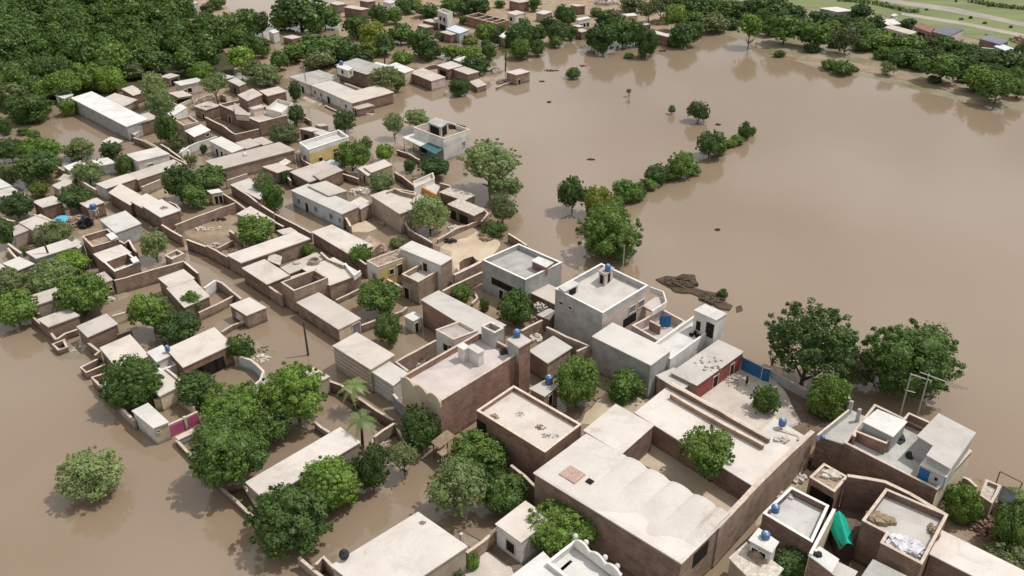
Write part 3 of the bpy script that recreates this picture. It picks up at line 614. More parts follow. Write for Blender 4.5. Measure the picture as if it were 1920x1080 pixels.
bwall('broken thin wall beside the pale-roofed brick house and green shrubs', 's',[360,610,430,690],2.0,'tanbrick')
tank('blue water tank above the junk heap in the rubble yard', 'e',712,650,2.6,.75,1.3,stand=1.2)
# ======== zone h, left centre ========
house('small tan brick house, topmost of the three waterside houses on the left flood edge', [B('h',[365,447,290,392,586,366],2.8,'brick','creamroof')])
house('middle of the three small waterside houses on the left, with a brick-lined right edge', [B('h',[660,522,580,447,876,427],3.0,'brick','creamroof')])
house('lowest of the three small waterside houses on the left, its roof crossed by dark cracks', [B('h',[888,768,755,607,1110,666],3.0,'brick','creamroof')])
bwall('brick yard wall wrapping the topmost small waterside house', 'h',[300,350,232,368,310,430,370,480,420,545],1.5,'brick')
bwall('low flooded wall joining the topmost and middle waterside houses', 'h',[420,545,490,500,580,470],1.2,'brick')
bwall('square ruined wall stub standing in the flood at the far left', 'h',[490,545,395,578,440,622,500,600,480,555],1.1,'brick')
bwall('brick wall sloping down from the middle waterside house', 'h',[660,570,745,635,710,662],1.8,'brick')
bwall('cream wall behind the middle waterside house', 'h',[840,372,950,337,1005,325],1.8,'cream')
bwall('low wet wall right of the middle waterside house', 'h',[880,505,985,472],1.2,'brick')
bwall('open box of ruined brick walls standing in the flood below the lowest waterside house', 't',[385,195,190,295,252,350,465,258],1.3,'brick')
bwall('tan wall strip just above the open box of ruined walls', 't',[345,158,400,130],1.2,'tanbrick')
bwall('reddish wall corner at the flood edge left of the big round tree', 't',[520,340,312,402,430,520],1.6,'redbrick')
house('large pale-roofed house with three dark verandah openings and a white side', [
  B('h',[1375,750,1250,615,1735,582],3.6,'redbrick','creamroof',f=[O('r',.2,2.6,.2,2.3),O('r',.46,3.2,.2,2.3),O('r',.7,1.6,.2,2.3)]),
  B('t',[1045,225,945,120,1200,150],3.3,'whitewash','whiteroof'), B('t',[1085,335,1000,245,1270,260],2.2,'whitewash','whiteroof',par=.5,cop='whitecoping')])
tank('pale blue barrel on the roof edge of the house with three verandah openings', 't',1168,105,3.65,.45,1.0)
house('low wide house mostly hidden under the big round tree at the flood edge', [B('t',[620,640,415,437,900,508],2.6,'cream','creamroof')])
house('cream-walled house with a striped pale roof right of the big round tree', [B('t',[1080,605,905,425,1325,482],2.9,'cream','creamroof')])
bwall('pale-topped narrow wall along the back of the striped pale roof', 't',[1140,300,1240,380,1340,465],3.2,'tanbrick')
bwall('long cream wall dropping into the flood under the big round tree', 't',[420,520,530,640,680,780,790,890],1.7,'mudwall')
bwall('curved sand-coloured garden wall with a scalloped top', 't',[1010,660,1100,640,1250,570,1360,650,1460,740],1.9,'cream')
house('white box-shaped gate room standing at the water corner of the compound', [B('t',[1010,968,775,778,940,700,1165,908],3.0,'whitewash','whiteroof',f=[W('r',.25,2,2.3,.3)],rw=[('r','cream',-.5,2.8)])],cat='gatehouse')
def pinkgate(root):
    q = [P(*px('t',1165,945),2.0), P(*px('t',1500,785),2.0)]; q=[Vector((p.x,p.y,0)) for p in q]; d=(q[1]-q[0]).normalized(); n=Vector((d.y,-d.x,0))
    if n.y>0: n=-n
    Lh=(q[1]-q[0]).length
    for a,b in ((.04,.50),(.60,.97)):
        mb=MB(); p0=q[0]+d*Lh*a; p1=q[0]+d*Lh*b; mb.poly_prism([p0+n*.16,p1+n*.16,p1+n*.2,p0+n*.2],-.3,1.75,True,True); mb.build('painted_panel','magenta',root)
    mb=MB(); c=q[0]+d*Lh*.55; mb.box((c.x+n.x*.1,c.y+n.y*.1),(d.x,d.y),.18,.22,-1,2.15); mb.build('pillar','cream',root)
pinkgate(bwall('magenta-painted compound wall with a cream pillar beside the white box room', 't',[1165,945,1500,785],2.0,'pinkplaster',cop='pale_edge'))
house('brick house with cream front and a white-walled courtyard beside the lane', [B('h',[1270,152,1190,85,1455,85],3.1,'brick','creamroof'), B('h',[1385,300,1255,160,1565,220],3.0,'brick','creamroof')])
bwall('white courtyard wall with an arched corner beside the lane', 'h',[1530,160,1615,102],2.2,'whitewash',cop='whitecoping')
bwall('tan lane wall leading down from the arched white corner', 'h',[1615,102,1665,120,1740,185,1810,240],2.0,'tanbrick')
bwall('pinkish courtyard wall at the front of the white-walled courtyard', 'h',[1490,345,1630,280,1755,213],1.6,'tanbrick')
house('isolated cream hut standing in the flood beside the lane', [B(None,[462.5,590.5,431.7,571.7,498,576],2.7,'tanbrick','creamroof',f=[W('l',.5,.9,1.9,1.6,'whitecloth')])])
bwall('rear cream boundary wall joining the isolated hut to the large pale-roofed house', 'h',[1660,490,1740,440,1920,380],.9,'tanbrick')
# ======== lane right side, zone v/q ========
house('long mud-roofed brick house running along the lane below the dark round tree', [B('v',[315,432,165,348,1078,165],3.2,'tanbrick','creamroof'), B('v',[790,115,720,72,935,80],2.8,'mudwall','creamroof')])
house('pale-roofed lane house with dark left wall, between the long house and the walled roof court', [B('v',[605,672,330,492,850,575],3.2,'brick','creamroof')])
bwall('lane gate wall with grey doors between two brick houses', 'v',[612,690,690,745,770,795],2.6,'tanbrick')
bwall('yard wall across the front of the wide pale-roofed lane house', 'v',[780,620,850,600],2.8,'mudwall')
house('brick house with a walled roof court and a round clay oven ring on its roof', [
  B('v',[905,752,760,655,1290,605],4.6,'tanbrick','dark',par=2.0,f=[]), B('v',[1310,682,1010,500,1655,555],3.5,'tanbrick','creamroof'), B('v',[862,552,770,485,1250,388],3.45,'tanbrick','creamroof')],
  extra=lambda root: (lambda c,mb: (mb.lathe(c,[(1.0,0),(1.0,.7),(.85,.75),(.8,.7),(.8,.1),(.1,.1)],20), mb.build('clay_oven','mudwall',root)))(P(*px('v',1135,440),3.5),MB()))
bwall('short partition wall inside the open walled roof court', 'v',[870,600,960,570,1070,540],4.3,'tanbrick',z0=2.6)
house('long flat-roofed lane house ending in a cream wall with a blue-grey lattice door', [B('i',[620,467,310,267,780,387],2.8,'brick','creamroof',f=[D('r',.78,.2,2.2,1.5,'slateroof')],rw=[('r','cream',-.5,2.6)])])
bwall('ragged low wall with debris along the edge of the clay oven roof', 'v',[1210,320,1290,385,1370,420,1470,470],4.1,'rubble',z0=3.2,jit=.2)
bwall('white curved parapet beside the debris on the clay oven roof', 'v',[1480,440,1530,500,1590,575,1650,520],4.2,'whitewash',z0=3.2,cop='whitecoping')
tank('dark small water tank on the clay oven roof', 'v',1152,545,3.5,.35,.7)
house('brick hall with a long cream roof facing the second lane and a bright green bush', [B('v',[1540,340,1115,85,1330,10,1790,240],3.0,'brick','creamroof')])
bwall('long brick wall foot running beneath the bright green bush', 'v',[1440,275,1560,350,1720,450],3.0,'brick')
# ======== zone f ========
house('white and pale blue row house with small blue-grey windows', [
  B('f',[645,642,265,467,770,588],3.5,'bluewash','paleroof',f=[W('l',.22,1.2,2.3,1,'slateroof'),W('l',.52,1.2,2.3,1,'slateroof'),D('l',.7,.1,2.2,1.0),W('l',.86,1.2,2.3,1,'slateroof'),W('l',.05,1.2,2.3,.6,'slateroof')],rw=[('r','tanbrick',-.5,3.3)]),
  B('f',[545,505,390,430,680,470],3.9,'mudwall','creamroof'), B('f',[785,605,700,560,868,560],3.1,'tanbrick','creamroof')])
house('brick annexe with pale roof right of the dark-walled house, beside the mid-size green tree', [B('f',[480,385,430,350,645,315],3.3,'brick','mud')])
house('small tilted pale-roofed hut with open front beneath the mid-size green tree', [B('f',[865,332,810,292,1018,275],3.0,'mudwall','creamroof'), B('f',[840,352,770,302,890,330],2.6,'mudwall','creamroof',f=[D('l',.4,.2,2,1)])])
house('pale stone-walled house with parapet notches behind the fluffy light green tree', [
  B('f',[1078,640,865,505,1190,600],4.6,'mudwall','creamroof'), B('f',[1110,560,870,505,1040,452,1200,480,1180,600],4.55,'mudwall','creamroof',par=.4)])
bwall('low parapet of brick squares on the pale stone-walled house', 'f',[980,480,1040,455,1100,480,1190,500],5.0,'tanbrick',z0=4.0)
house('house with an orange arched front wall and white roof room near the flooded yard', [B('f',[1190,448,1180,400,1340,380],4.6,'whitewash','creamroof',f=[],par=.6), B('f',[1345,500,1230,430,1375,440],3.6,'tanbrick','creamroof')], extra=lambda root: (lambda q,mb:(mb.poly_prism(q,1.2,3.9,True,True), mb.build('orange_wall','orange',root)))([Vector((p.x,p.y,0)) for p in (P(*px('f',1240,445),3.9),P(*px('f',1345,500),3.9),P(*px('f',1350,492),3.9),P(*px('f',1245,437),3.9))],MB()))
house('ruined house with a broken mud roof and open dark rooms beside the open water', [B('f',[1635,655,1440,570,1720,612],3.0,'brick','palerubble',f=[O('l',.4,2.4,.2,2),O('l',.8,1.6,.2,2)]), B('f',[1560,540,1380,480,1640,500],2.8,'brick','palerubble')])
bwall('brown brick wall of the shaded yard right of the pale stone-walled house', 'f',[1085,665,1150,760,1320,860],2.0,'brick')
bwall('leaning brick and thatch wall beside the sandy yard', 'f',[1360,830,1480,770,1640,700,1720,640],1.6,'tanbrick',jit=.15)
bwall('low tan wall closing the flooded yard of the white and pale blue row house', 'f',[640,640,680,680,710,735],2.4,'tanbrick')
bwall('brown wall behind the flooded yard left of the mid-size green tree', 'f',[500,290,620,330,770,380],1.6,'brick')
def slab(root, pts, z, m, nm, th=.12, dz=0):
    q=[P(pts[i],pts[i+1],z) for i in range(0,len(pts),2)]; mb=MB(); q=[Vector((p.x,p.y,0)) for p in q]; mb.poly_prism(q,z-th,z,True,True); mb.build(nm,m,root)
def white2(root):
    slab(root,[788,274,754,257,776,250,806,266],3.4,'whiteroof','awning'); slab(root,[816,289,789,274,807,266,832,278],3.35,'greentin','awning')
    slab(root,[818,291,800,282,801,281,819,290],3.1,'greentin','curtain',th=3.1)
    for x,y in ((757,258),(775,267),(789,275)): p=P(x,y,3.2); mb=MB(); mb.tube((p.x,p.y,-1),(p.x,p.y,3.25),.08,.08,6); mb.build('post','wood',root)
house('two-storey white house with a brick rooftop terrace and dark open shelter at the open water', [
  B(None,[831,259.5,775.5,238.5,881,243],5.7,'whitewash','rubble',par=1.0,f=[W('r',.75,2.2,3.3,.8,'slateroof'),O('l',.55,6,.2,2.8)],rw=[('r','whitewash',-.5,4.5)]),
  B(None,[826,238,803,229,840,229],7.4,'greyplaster','greyroof',base=4.7,f=[O('l',.5,3.2,4.8,6.9),O('r',.5,2.2,4.8,6.9)])], extra=white2)
heap('dark clutter and pots piled on the brick rooftop terrace at the open water','f',1500,-5,60,22,.7,'darktarp',40,z=4.8,name='junk_heap',cat='junk heap')
bwall('mud wall around the flooded forecourt below the two-storey white house', 'f',[1060,165,1140,190,1230,240],1.2,'brick')
bwall('long thin wall running from the tilted hut to the orange-fronted house', 'f',[1040,330,1100,365,1185,430],1.8,'brick')
# ======== zone y ========
house('yellow-fronted two-storey house with a white roof, brick terrace and broken-brick wing', [
  B('y',[875,576,425,385,1002,500],6.2,'whitewash','paleroof',base=-1,f=[D('l',.38,3.4,5.2,1.0)],rw=[('r','tanbrick',-.5,6)]),
  B('y',[625,772,440,682,878,632],4.6,'tanbrick','paleroof',par=1.0,f=[D('l',.75,.2,2.3,1.2)],rw=[('l','mudwall',-.5,3.4)]),
  B('y',[175,606,45,532,552,468],4.9,'whitewash','rubble',par=.35,f=[W('r',.37,2.6,3.6,.8),D('r',.62,1.8,3.9,1.1,'darkwood'),W('l',.4,2,3.2,1,'slateroof')],rw=[('r','yellow',-.5,4.4)])])
bwall('pale yellow garden wall below the yellow-fronted house', 'y',[240,715,340,770,455,835],2.0,'cream')
bwall('tall reddish brick wall along the foot of the sandy yard', 'y',[1025,690,1200,610,1345,530],3.4,'tanbrick',th=.5)
bwall('dark brick pen in the corner of the sandy yard', 'y',[1300,530,1240,480,1130,515,1075,555,1080,640],2.2,'redbrick')
bwall('lower tan wall along the garden below the sandy yard', 'y',[900,870,1100,770,1370,650],2.4,'tanbrick')
bwall('shore wall of brick from the thin dark tree to the grey balustraded roof', 'y',[1640,225,1740,290,1850,360],1.8,'brick')
heap('dark brushwood pile on the sandy yard beside the water', 'y',1390,270,70,60,1.0,'thatch',80,z=.4,name='brushwood_pile',cat='brushwood pile',size=(.15,.5))
heap('row of small dark bundles on the sandy yard', 'y',970,320,80,25,.6,'darktarp',26,z=.45,name='bundle_row',cat='bundles')
house('grey plastered house with a balustraded roof terrace and dark balcony recesses', [
  B(None,[985,524.5,904,487,1053.5,492],6.4,'greyplaster','greyroof',par=1.0,f=[O('l',.30,3.2,2.6,3.9),O('l',.62,3.2,2.6,3.9),D('l',.55,.2,2.2,1)],cop='whitecoping'),
  B(None,[1024,500,998,488,1010,481.5,1036,492],7.1,'redbrick','whiteroof',base=5.3)])
house('low pale slab-roofed room between the two tall grey houses', [B('j',[320,275,115,178,235,115,400,190],3.4,'brick','creamroof')])
house('tall pink and grey house with big roof terrace and a corner balcony at the water', [
  B('j',[680,347,325,165,1022,140],8.2,'greyplaster','paleroof',par=1.1,cop='whitecoping',f=[W('r',.66,5.0,6.1,1.6,'slateroof'),W('r',.86,5.0,6.1,1.6,'slateroof'),W('l',.86,6.0,6.4,.8),W('l',.66,6.0,6.4,.8),O('r',.62,3.4,2.9,4.5)],rw=[('r','pinkplaster',-.5,8.0)]),
  B('j',[1055,330,985,290,1160,262],4.9,'pinkplaster','pinkroof',base=4.4),
  B(None,[1058,545,1050,539,1075,526.5,1084,532],8.7,'pinkplaster','whiteroof',base=7.0,f=[O('r',.6,1.6,7.2,8.3)]), B(None,[1135,514,1123,507,1138,496,1150,502],9.4,'pinkplaster','pinkroof',base=7.0,f=[O('l',.5,.8,7.3,8.9),O('r',.5,.8,7.3,8.9)])])
bwall('white balustrade around the corner balcony of the tall pink and grey house', 'j',[1035,150,1135,188,1158,262,1050,330],5.9,'whitewash',z0=4.88,th=.15,cop='whitecoping')
tank('blue water tank on the roof corner of the tall pink and grey house', 'j',718,30,9.4,.6,1.3)
house('pink-walled courtyard house wrapped round a blue sheet between two tall houses', [B('j',[1108,560,900,440,1130,318,1305,412],4.4,'pinkplaster','pinkroof',par=1.6)])
bwall('short brown partition inside the pink-walled courtyard', 'j',[1035,405,1112,445],4.4,'redbrick',z0=2.8)
house('grey plastered box house with a plain cream roof in the middle of the tall houses', [B('j',[1040,737,605,522,1187,627],6.0,'greyplaster','paleroof')])
house('long white roof terrace with a white stair tower at its water end', [
  B('j',[1190,693,1028,602,1530,447],4.8,'whitewash','whiteroof',par=.8,cop='whitecoping'),
  B('j',[1530,398,1370,325,1608,352],7.8,'whitewash','whiteroof',base=-1,f=[O('l',.22,1.4,4.3,6.8),O('l',.75,.8,4.6,6.2)])])
house('long flat house with a stained roof and a deep red painted wall with doors', [
  B('j',[1385,884,1200,792,1732,636],4.0,'mudwall','paleroof',f=[D('r',.42,1.1,3.0,1.2),D('r',.78,1.1,3.0,.9)],rw=[('r','redpaint',-.5,3.8)]), B('j',[1275,915,1090,815,1215,760,1335,872],3.4,'greyplaster','paleroof')])
# ======== zone x/i centre ========
house('small tan house with a stained pale roof left of the grey plastered box house', [B('x',[1360,837,1165,706,1622,668],3.8,'brick','paleroof',rw=[('r','tanbrick',-.5,3.6)])])
bwall('tan brick wall boxing in the back of the small stained-roof house', 'x',[1350,435,1560,540,1825,645,1690,712],4.4,'tanbrick')
bwall('short sunlit tan wall between the big dark tree and the small stained-roof house', 'x',[1065,480,1190,415,1300,360],3.4,'tanbrick')
house('low slatted terrace at the foot of the tall grey wall', [B('x',[1380,350,1250,300,1390,235,1440,260],2.6,'brick','pinkroof')])
for k in range(4):
    x0,y0 = 1215+k*14, 200+k*26
    bwall('pale roof beam at the foot of the tall grey wall, number %s from the top'%['one','two','three','four'][k],'x',[x0+20,y0+35,x0+130,y0-25],2.7,'concrete',th=.25,z0=2.5,cop=None,name='roof_beam',cat='beam',group='loose roof beams',jit=0)
house('large pink-roofed house with a scalloped cream front and long brick side wall', [
  B(None,[825.8,752,751,707,974.5,661],7.2,'redbrick','pinkroof',par=1.0,rw=[('l','cream',1.5,7)],f=[O('l',.3,2.2,.5,3.0),O('l',.75,2.2,.5,3.0)]),
  B('x',[582,732,470,665,640,700],8.6,'whitewash','whiteroof',base=6.1), B('x',[412,690,348,650,478,658],8.6,'whitewash','whiteroof',base=6.1),
  B('x',[765,505,615,430,868,450],9.0,'greyplaster','greyroof',base=-1,par=.9),
  B('x',[1040,662,915,578,1166,590],9.0,'redbrick','pinkroof',base=-1,rw=[('l','greyplaster',6.2,8.8)]),
  B('x',[303,580,103,467,575,478],6.4,'whitewash','pinkroof',par=.5,f=[W('l',.45,3.5,4.8,1.1),W('l',.2,4.3,5.0,.7)])])
tank('blue water tank on the brick tower corner of the large pink-roofed house', 'x',1015,545,9.0,.65,1.3)
house('long flat-roofed range with a dark brick side behind the large pink-roofed house', [B(None,[905,632,791,561.5,822,545,947,609],5.0,'redbrick','paleroof')])
bwall('whitewashed open court wall in front of the large pink-roofed house', 'i',[1350,550,1200,632,1050,712,1140,782],3.2,'tanbrick')
heap('pots and household junk inside the narrow open court of the large pink-roofed house', 'i',1210,725,70,20,.6,'palerubble',40,z=.6)
house('tiny white flooded outhouse with one dark door', [B('i',[1178,405,1117,372,1242,372],2.5,'whitewash','whiteroof',f=[D('r',.35,.1,1.8,.7)])],cat='outhouse')
house('pale lane house with banded white walls opposite the leaning pole', [B('i',[860,768,580,592,1035,662],4.4,'mudwall','creamroof',f=[('l','b',.5,1,z,z+.22,'pale_edge') for z in (1.3,2.0,2.7,3.4)]), B('i',[1030,886,858,775,1138,800],3.8,'whitewash','paleroof',f=[('l','b',.5,1,z,z+.15,'greyroof') for z in (1.6,2.3,3.0)])])
bwall('grey gate and wall stub at the corner of the lane below the pale lane house', 'i',[1030,955,1080,1010,1135,1050],2.6,'greyplaster')
house('square-roofed hut half hidden by the bright green trees beside the lane', [B('i',[465,868,350,800,548,822],3.0,'mudwall','creamroof')])
bwall('dark lane wall running from the square-roofed hut toward the grey-green palm', None,[616,714,640,722,664,740,700,765,738,788],1.9,'brick')
bwall('sunlit brick wall behind the tall date palm', 'm',[905,80,830,125,770,172],2.0,'tanbrick')
bwall('brick wall from the lane wall to the dark bush by the long cream house', 'm',[905,85,960,180,1000,230],1.5,'brick')
house('small water tank room with tan roof and dark doorway, right of the brick side wall', [B('w',[1445,612,1290,527,1460,440,1592,492],3.6,'tanbrick','paleroof',f=[D('r',.45,1.2,2.9,.9)])])
tank('deep blue water tank with pale lid on the tan roof beside the round green tree', 'w',1495,470,3.6,.7,1.5)
house('brick house with a raised parapet and a stained cream roof next to the vaulted hall', [B(None,[1021.7,848,894,769.5,1090,795.5],6.2,'redbrick','creamroof',par=.7,f=[O('l',.93,1.8,2.8,4.8)])])
# ======== vaulted hall ========
def vault(root):
    F,Lp,Rp = [P(*q,6.6) for q in ((1277,1054.5),(1003,886.5),(1368,965.5))]
    nu, nv = 150, 24; mb = MB()
    for i in range(nu+1):
        for j in range(nv+1):
            u, v = i/nu, j/nv
            p = Lp+(F-Lp)*u+(Rp-F)*v
            k = (u-0.30)/0.155
            z = 6.62 + 0.06*noise.noise(Vector((p.x*.25,p.y*.25,0)))
            sv = min(1, max(0, (v-.25)/.6)); sv = sv*sv*(3-2*sv)
            if 0 < k < 4.2:
                z += sv*0.50*abs(math.sin(math.pi*k))**0.6
            else: z += sv*0.25
            if k > 4.2: z -= 0
            mb.v.append((p.x,p.y,z))
    for i in range(nu):
        for j in range(nv):
            a=i*(nv+1)+j; mb.f.append((a,a+1,a+nv+2,a+nv+1))
    b=len(mb.v)   # skirt at the court edge
    for i in range(nu+1):
        q=mb.v[i*(nv+1)+nv]; mb.v.append((q[0],q[1],6.2))
    for i in range(nu): mb.f.append((i*(nv+1)+nv,b+i,b+i+1,(i+1)*(nv+1)+nv))
    mb.build('vaulted_roof','creamroof2',root,smooth=False)
    for u,v,w_,m_ in ((.17,.28,1.5,'redbrickp'),(.28,.33,.5,'dark')):
        p = Lp+(F-Lp)*u+(Rp-F)*v; mb=MB(); d=(F-Lp).normalized(); mb.box((p.x,p.y),(d.x,d.y),w_*.8,w_*.7,6.6,6.78); mb.build('roof_hatch',m_,root)
mat('redbrickp', (0.42,0.30,0.25), None, 2.0, fine=.3)
house('huge brick hall with a pale vaulted roof around a deep shaded court', [
  B(None,[1277,1054.5,1003,886.5,1368,965.5],6.6,'brick','creamroof2',f=[O('r',.42,3.0,3.6,5.8)],rw=[('r','tanbrick',-.5,6.3)]),
  B(None,[1166,848.5,1096,807,1224,797],6.6,'brick','creamroof2')], cat='hall', name='hall', extra=vault)
house('long pale roof terrace on the far side of the deep shaded court', [
  B(None,[1416,912,1192,774,1482,843],5.8,'brick','creamroof2'), B(None,[1479,846,1424,812,1507,817],5.78,'brick','paleroof')])
bwall('inner wall of the double parapet channel behind the long roof terrace', None,[1258,738,1340,785,1432,834],6.6,'tanbrick',z0=-1,th=.35)
bwall('outer wall of the double parapet channel behind the long roof terrace', None,[1236,706,1262,722,1350,770,1443,822],6.6,'brick',z0=-1,th=.35)
bwall('tall sunlit brick wall between the hall court and the alley', None,[1524,808,1470,858,1419,908,1380,950,1345,988],6.4,'tanbrick',th=.5)
bwall('brown ledge wall running beside the lane at the foot of the huge hall', None,[958,872,985,893,1003,912,1080,965,1180,1025,1260,1082],3.2,'brick')
tank('blue water tank with a white lid on the brick corner above the alley', 'A',238,62,6.3,.6,1.2)
bwall('dark brick corner wall carrying the white-lidded blue tank', 'A',[195,85,350,130,350,165],5.9,'brick')
heap('loose sticks on the end of the long roof terrace','A',235,165,45,20,.3,'palerubble',14,z=5.8)
# ======== bottom, zone m/C ========
house('long low house with a plain cream roof above the bushy dark trees', [B(None,[497,935.5,462,904,674,829],3.4,'mudwall','creamroof2')])
house('big bare pale-roofed house at the bottom edge with a ball-shaped water pot on its edge', [B(None,[712,1131,623.6,1060,873,1024],4.4,'mudwall','creamroof2')])
bwall('low flooded brown wall at the water edge under the biggest light green tree', None,[330,824,372,868,420,918,474,968],1.0,'brick')
bwall('short inner wall beside the end of the long low cream-roofed house', None,[428,909,455,905,470,930,482,950],1.2,'brick')
bwall('pale wall strip at the bottom edge below the dark bushy trees', None,[560,1045,590,1070,640,1110],1.6,'mudwall')
bwall('pale corner wall by the big bare roof at the bottom edge', None,[592,1058,606,1043,640,1080],2.4,'tanbrick')
bwall('reed-topped post wall near the big tree left of the long low house', 'm',[385,75,430,110,480,140],1.2,'mudwall')
house('small grey-white house with one dark window left of the light green bottom tree', [B(None,[977,1015.5,931,982,1031,972],3.8,'whitewash','creamroof',f=[W('l',.42,1.0,2.6,1.3)])])
house('white house at the bottom edge with slotted roof vents and scrolled parapet', [
  B(None,[1000,1131,957,1083,1062,1081],4.4,'whitewash','whiteroof'),
  B(None,[1112,1122,1025,1054,1166,1076],5.0,'whitewash','whiteroof',par=.9,cop='whitecoping')],
  extra=lambda root: [ (lambda c,mb:(mb.lathe(c,[(.25,0),(.32,.25),(.25,.5),(.05,.6)],10), mb.build('finial','whitewash',root,smooth=True)))(P(*px('C',x,y),5.0),MB()) for x,y in ((1435,235),(1530,290),(1700,425),(1810,505))]
   + [ (lambda c,mb:(mb.box((c.x,c.y),(.68,.73),.8,.16,4.12,4.2), mb.build('vent_slot','dark',root)))(P(*px('C',x,y),4.2),MB()) for x,y in ((1355,475),(1332,495),(1312,515))])
bwall('tan yard wall between the big bare roof and the small grey-white house', 'C',[455,362,600,262,722,150],2.4,'tanbrick')
bwall('thin rail fence crossing the little flooded yard', 'C',[420,150,500,205,600,262],1.6,'wood',th=.1,z0=1.4,cop=None,name='fence_rail',cat='fence',group=None,jit=0)
# thatched canopy
def shed(label, zone, pts, z, roofm, legm='wood', cat='shed', name='shed'):
    q=[P(*px(zone,pts[i],pts[i+1]),z) for i in range(0,6,2)]; q=[q[0],q[1],q[1]+q[2]-q[0],q[2]]; q=[Vector((p.x,p.y,0)) for p in q]
    root=empty(name,sum(q,Vector())/4); tag(root,label,cat)
    mb=MB(); mb.poly_prism(q,z-.15,z,True,True,jit=.15); mb.build('roof',roofm,root)
    for p in inset(q,.25): mb=MB(); mb.tube((p.x,p.y,-1),(p.x,p.y,z-.14),.08); mb.build('post',legm,root)
    return root
shed('ragged thatched shelter on posts beside the dark green tree clump', 'm',[1200,245,1140,205,1305,165],2.8,'thatch')
shed('sagging grey sheet shelter next to the ragged thatched shelter', 'm',[1215,300,1180,270,1262,262],2.2,'thatch')
# ======== bottom right, zones o/A/B ========
house('tall brick house at the lake edge with walled roof yard and a bright blue door', [
  B(None,[1757,918,1583,830,1640,758,1822,845],6.0,'brick','greyroof',par=.7,rw=[('r','cream',-.5,5.9)]),
  B('B',[435,347,290,262,335,200,225,135,365,-10,600,112],8.8,'greyplaster','paleroof',base=5.2,rw=[]),
  B('B',[405,402,250,325,290,275,440,348],7.6,'bluewash','whiteroof',base=5.2,f=[('l','d',.82,1.3,5.3,7.2,'bluepaint'),W('l',.3,6.3,6.8,.4)]),
  B(None,[1674,817,1620,790,1646,768,1699,790],8.0,'greyplaster','whiteroof',base=5.2)])
house('grey terrace with a pale balustrade beside the dark foliage near the twin poles', [B(None,[1583,832,1533,816,1592,768,1640,790],5.6,'brick','greyroof')])
bwall('pale balustrade wall of the grey terrace near the twin poles', None,[1533,816,1562,792,1592,768],6.6,'greyplaster',z0=5.5,th=.2)
bwall('broken brick parapet dividing the roof yard of the tall lake-edge house', 'o',[565,165,575,122,660,165,770,215,830,130,920,22,1050,82],7.0,'redbrick',z0=5.2,jit=.2)
heap('junk scattered on the roof yard of the tall lake-edge house', 'B',90,150,25,30,.5,'darktarp',24,z=5.35,name='junk_heap',cat='junk heap')
tank('small blue water tank on the white corner slab by the tall lake-edge house', 'A',510,160,5.9,.35,.7)
house('brick stair hut with a cluttered roof in the middle of the shaded alley yards', [B('A',[592,512,425,412,522,320,682,410],5.2,'redbrick','rubble',par=.3,f=[O('l',.5,2.6,1,4.2),O('l',.1,1,1,4.2)])])
bwall('long brown wall with pale top zigzagging beside the tall lake-edge house', None,[1589,892,1625,897,1660,903,1707,926,1776,967],6.0,'brick',th=.4)
house('small roof-terrace house with a white back parapet and a brick front wall', [B('A',[442,852,110,655,300,478,555,605],5.2,'brick','whiteroof',par=1.0,cop='whitecoping')])
tank('blue water tank on the left corner of the small roof-terrace house', 'A',190,645,5.2,.6,1.1)
bwall('tall slim cream wall rising beside the green tarpaulin', 'A',[592,628,520,760,432,930],5.6,'cream',th=.3,cop='whitecoping')
house('house with a walled pale roof crowded with crumpled white sheets and boxes', [
  B('o',[1005,1003,735,862,772,798,615,716,770,508,1175,680],6.2,'brick','paleroof',par=1.0,rw=[])])
house('long cream-roofed house leaving the picture at the bottom right corner', [B('o',[1650,1230,1063,932,1140,787,1740,1085],4.8,'brick','creamroof2')])
house('pale grey roof at the bottom edge between two brick houses', [B('o',[800,1260,600,1110,690,978,905,1082],4.6,'tanbrick','greyroof')])
house('tiny bright white roof with buckets below the slim cream wall', [B('A',[572,1048,425,937,495,885,616,965],5.4,'brick','whiteroof')])
house('narrow tan terrace under the tiny bright white roof', [B('A',[690,1130,560,1052,610,985,742,1050],4.6,'brick','paleroof')])
house('white tank room with two black windows at the bottom edge of the alley', [B('A',[165,910,28,835,85,765,205,848],6.2,'whitewash','whiteroof',f=[W('l',.35,4.2,5.4,.8,'dark','whitecoping'),W('l',.72,4.2,5.4,.8,'dark','whitecoping')])])
tank('grey-blue water tank on the white tank room by the alley', 'A',125,820,6.2,.62,.9)
house('rubble-strewn low roof at the bottom edge in front of the white tank room', [B('A',[110,1180,-110,960,0,860,238,1030],4.2,'mudwall','palerubble')])
heap('pile of broken brick on the low roof in front of the white tank room', 'A',75,945,50,35,.9,'rubble',70,z=4.2)
heap('crumpled white plastic sheets on the walled pale roof', 'o',905,895,95,38,.4,'whitecloth',60,z=5.35,size=(.3,.7),name='plastic_sheets',cat='plastic sheets')
heap('bamboo mats and sticks on the left side of the walled pale roof', 'o',735,715,45,30,.4,'thatch',20,z=5.3,name='mat_pile',cat='mats',size=(.3,.8))
heap('cardboard boxes and chairs on the right side of the walled pale roof', 'o',1080,790,22,34,.5,'thatch',18,z=5.3,name='box_pile',cat='boxes')
heap('buckets and oddments on the brick stair hut roof', 'A',560,400,60,30,.4,'palerubble',18,z=5.0)
house('ruined mud room with dark opening at the lake edge on the far right', [B('B',[720,590,640,535,680,428,780,470,760,520],3.6,'mudwall','palerubble',par=.5,f=[]), B('B',[840,610,770,560,800,480,870,520],3.0,'brick','darktarp')])
bwall('curved mud wall below the ruined room at the lake edge', 'B',[690,605,750,600,860,655],1.8,'mudwall')
bwall('rough brown bank wall along the lake edge right of the tall house', 'B',[505,400,560,430,620,470],1.4,'rubble',jit=.15)
heap('reddish heap of fallen bricks among the bottom right bushes', 'B',700,760,110,60,1.2,'redbrick',200,z=.5,size=(.1,.3))
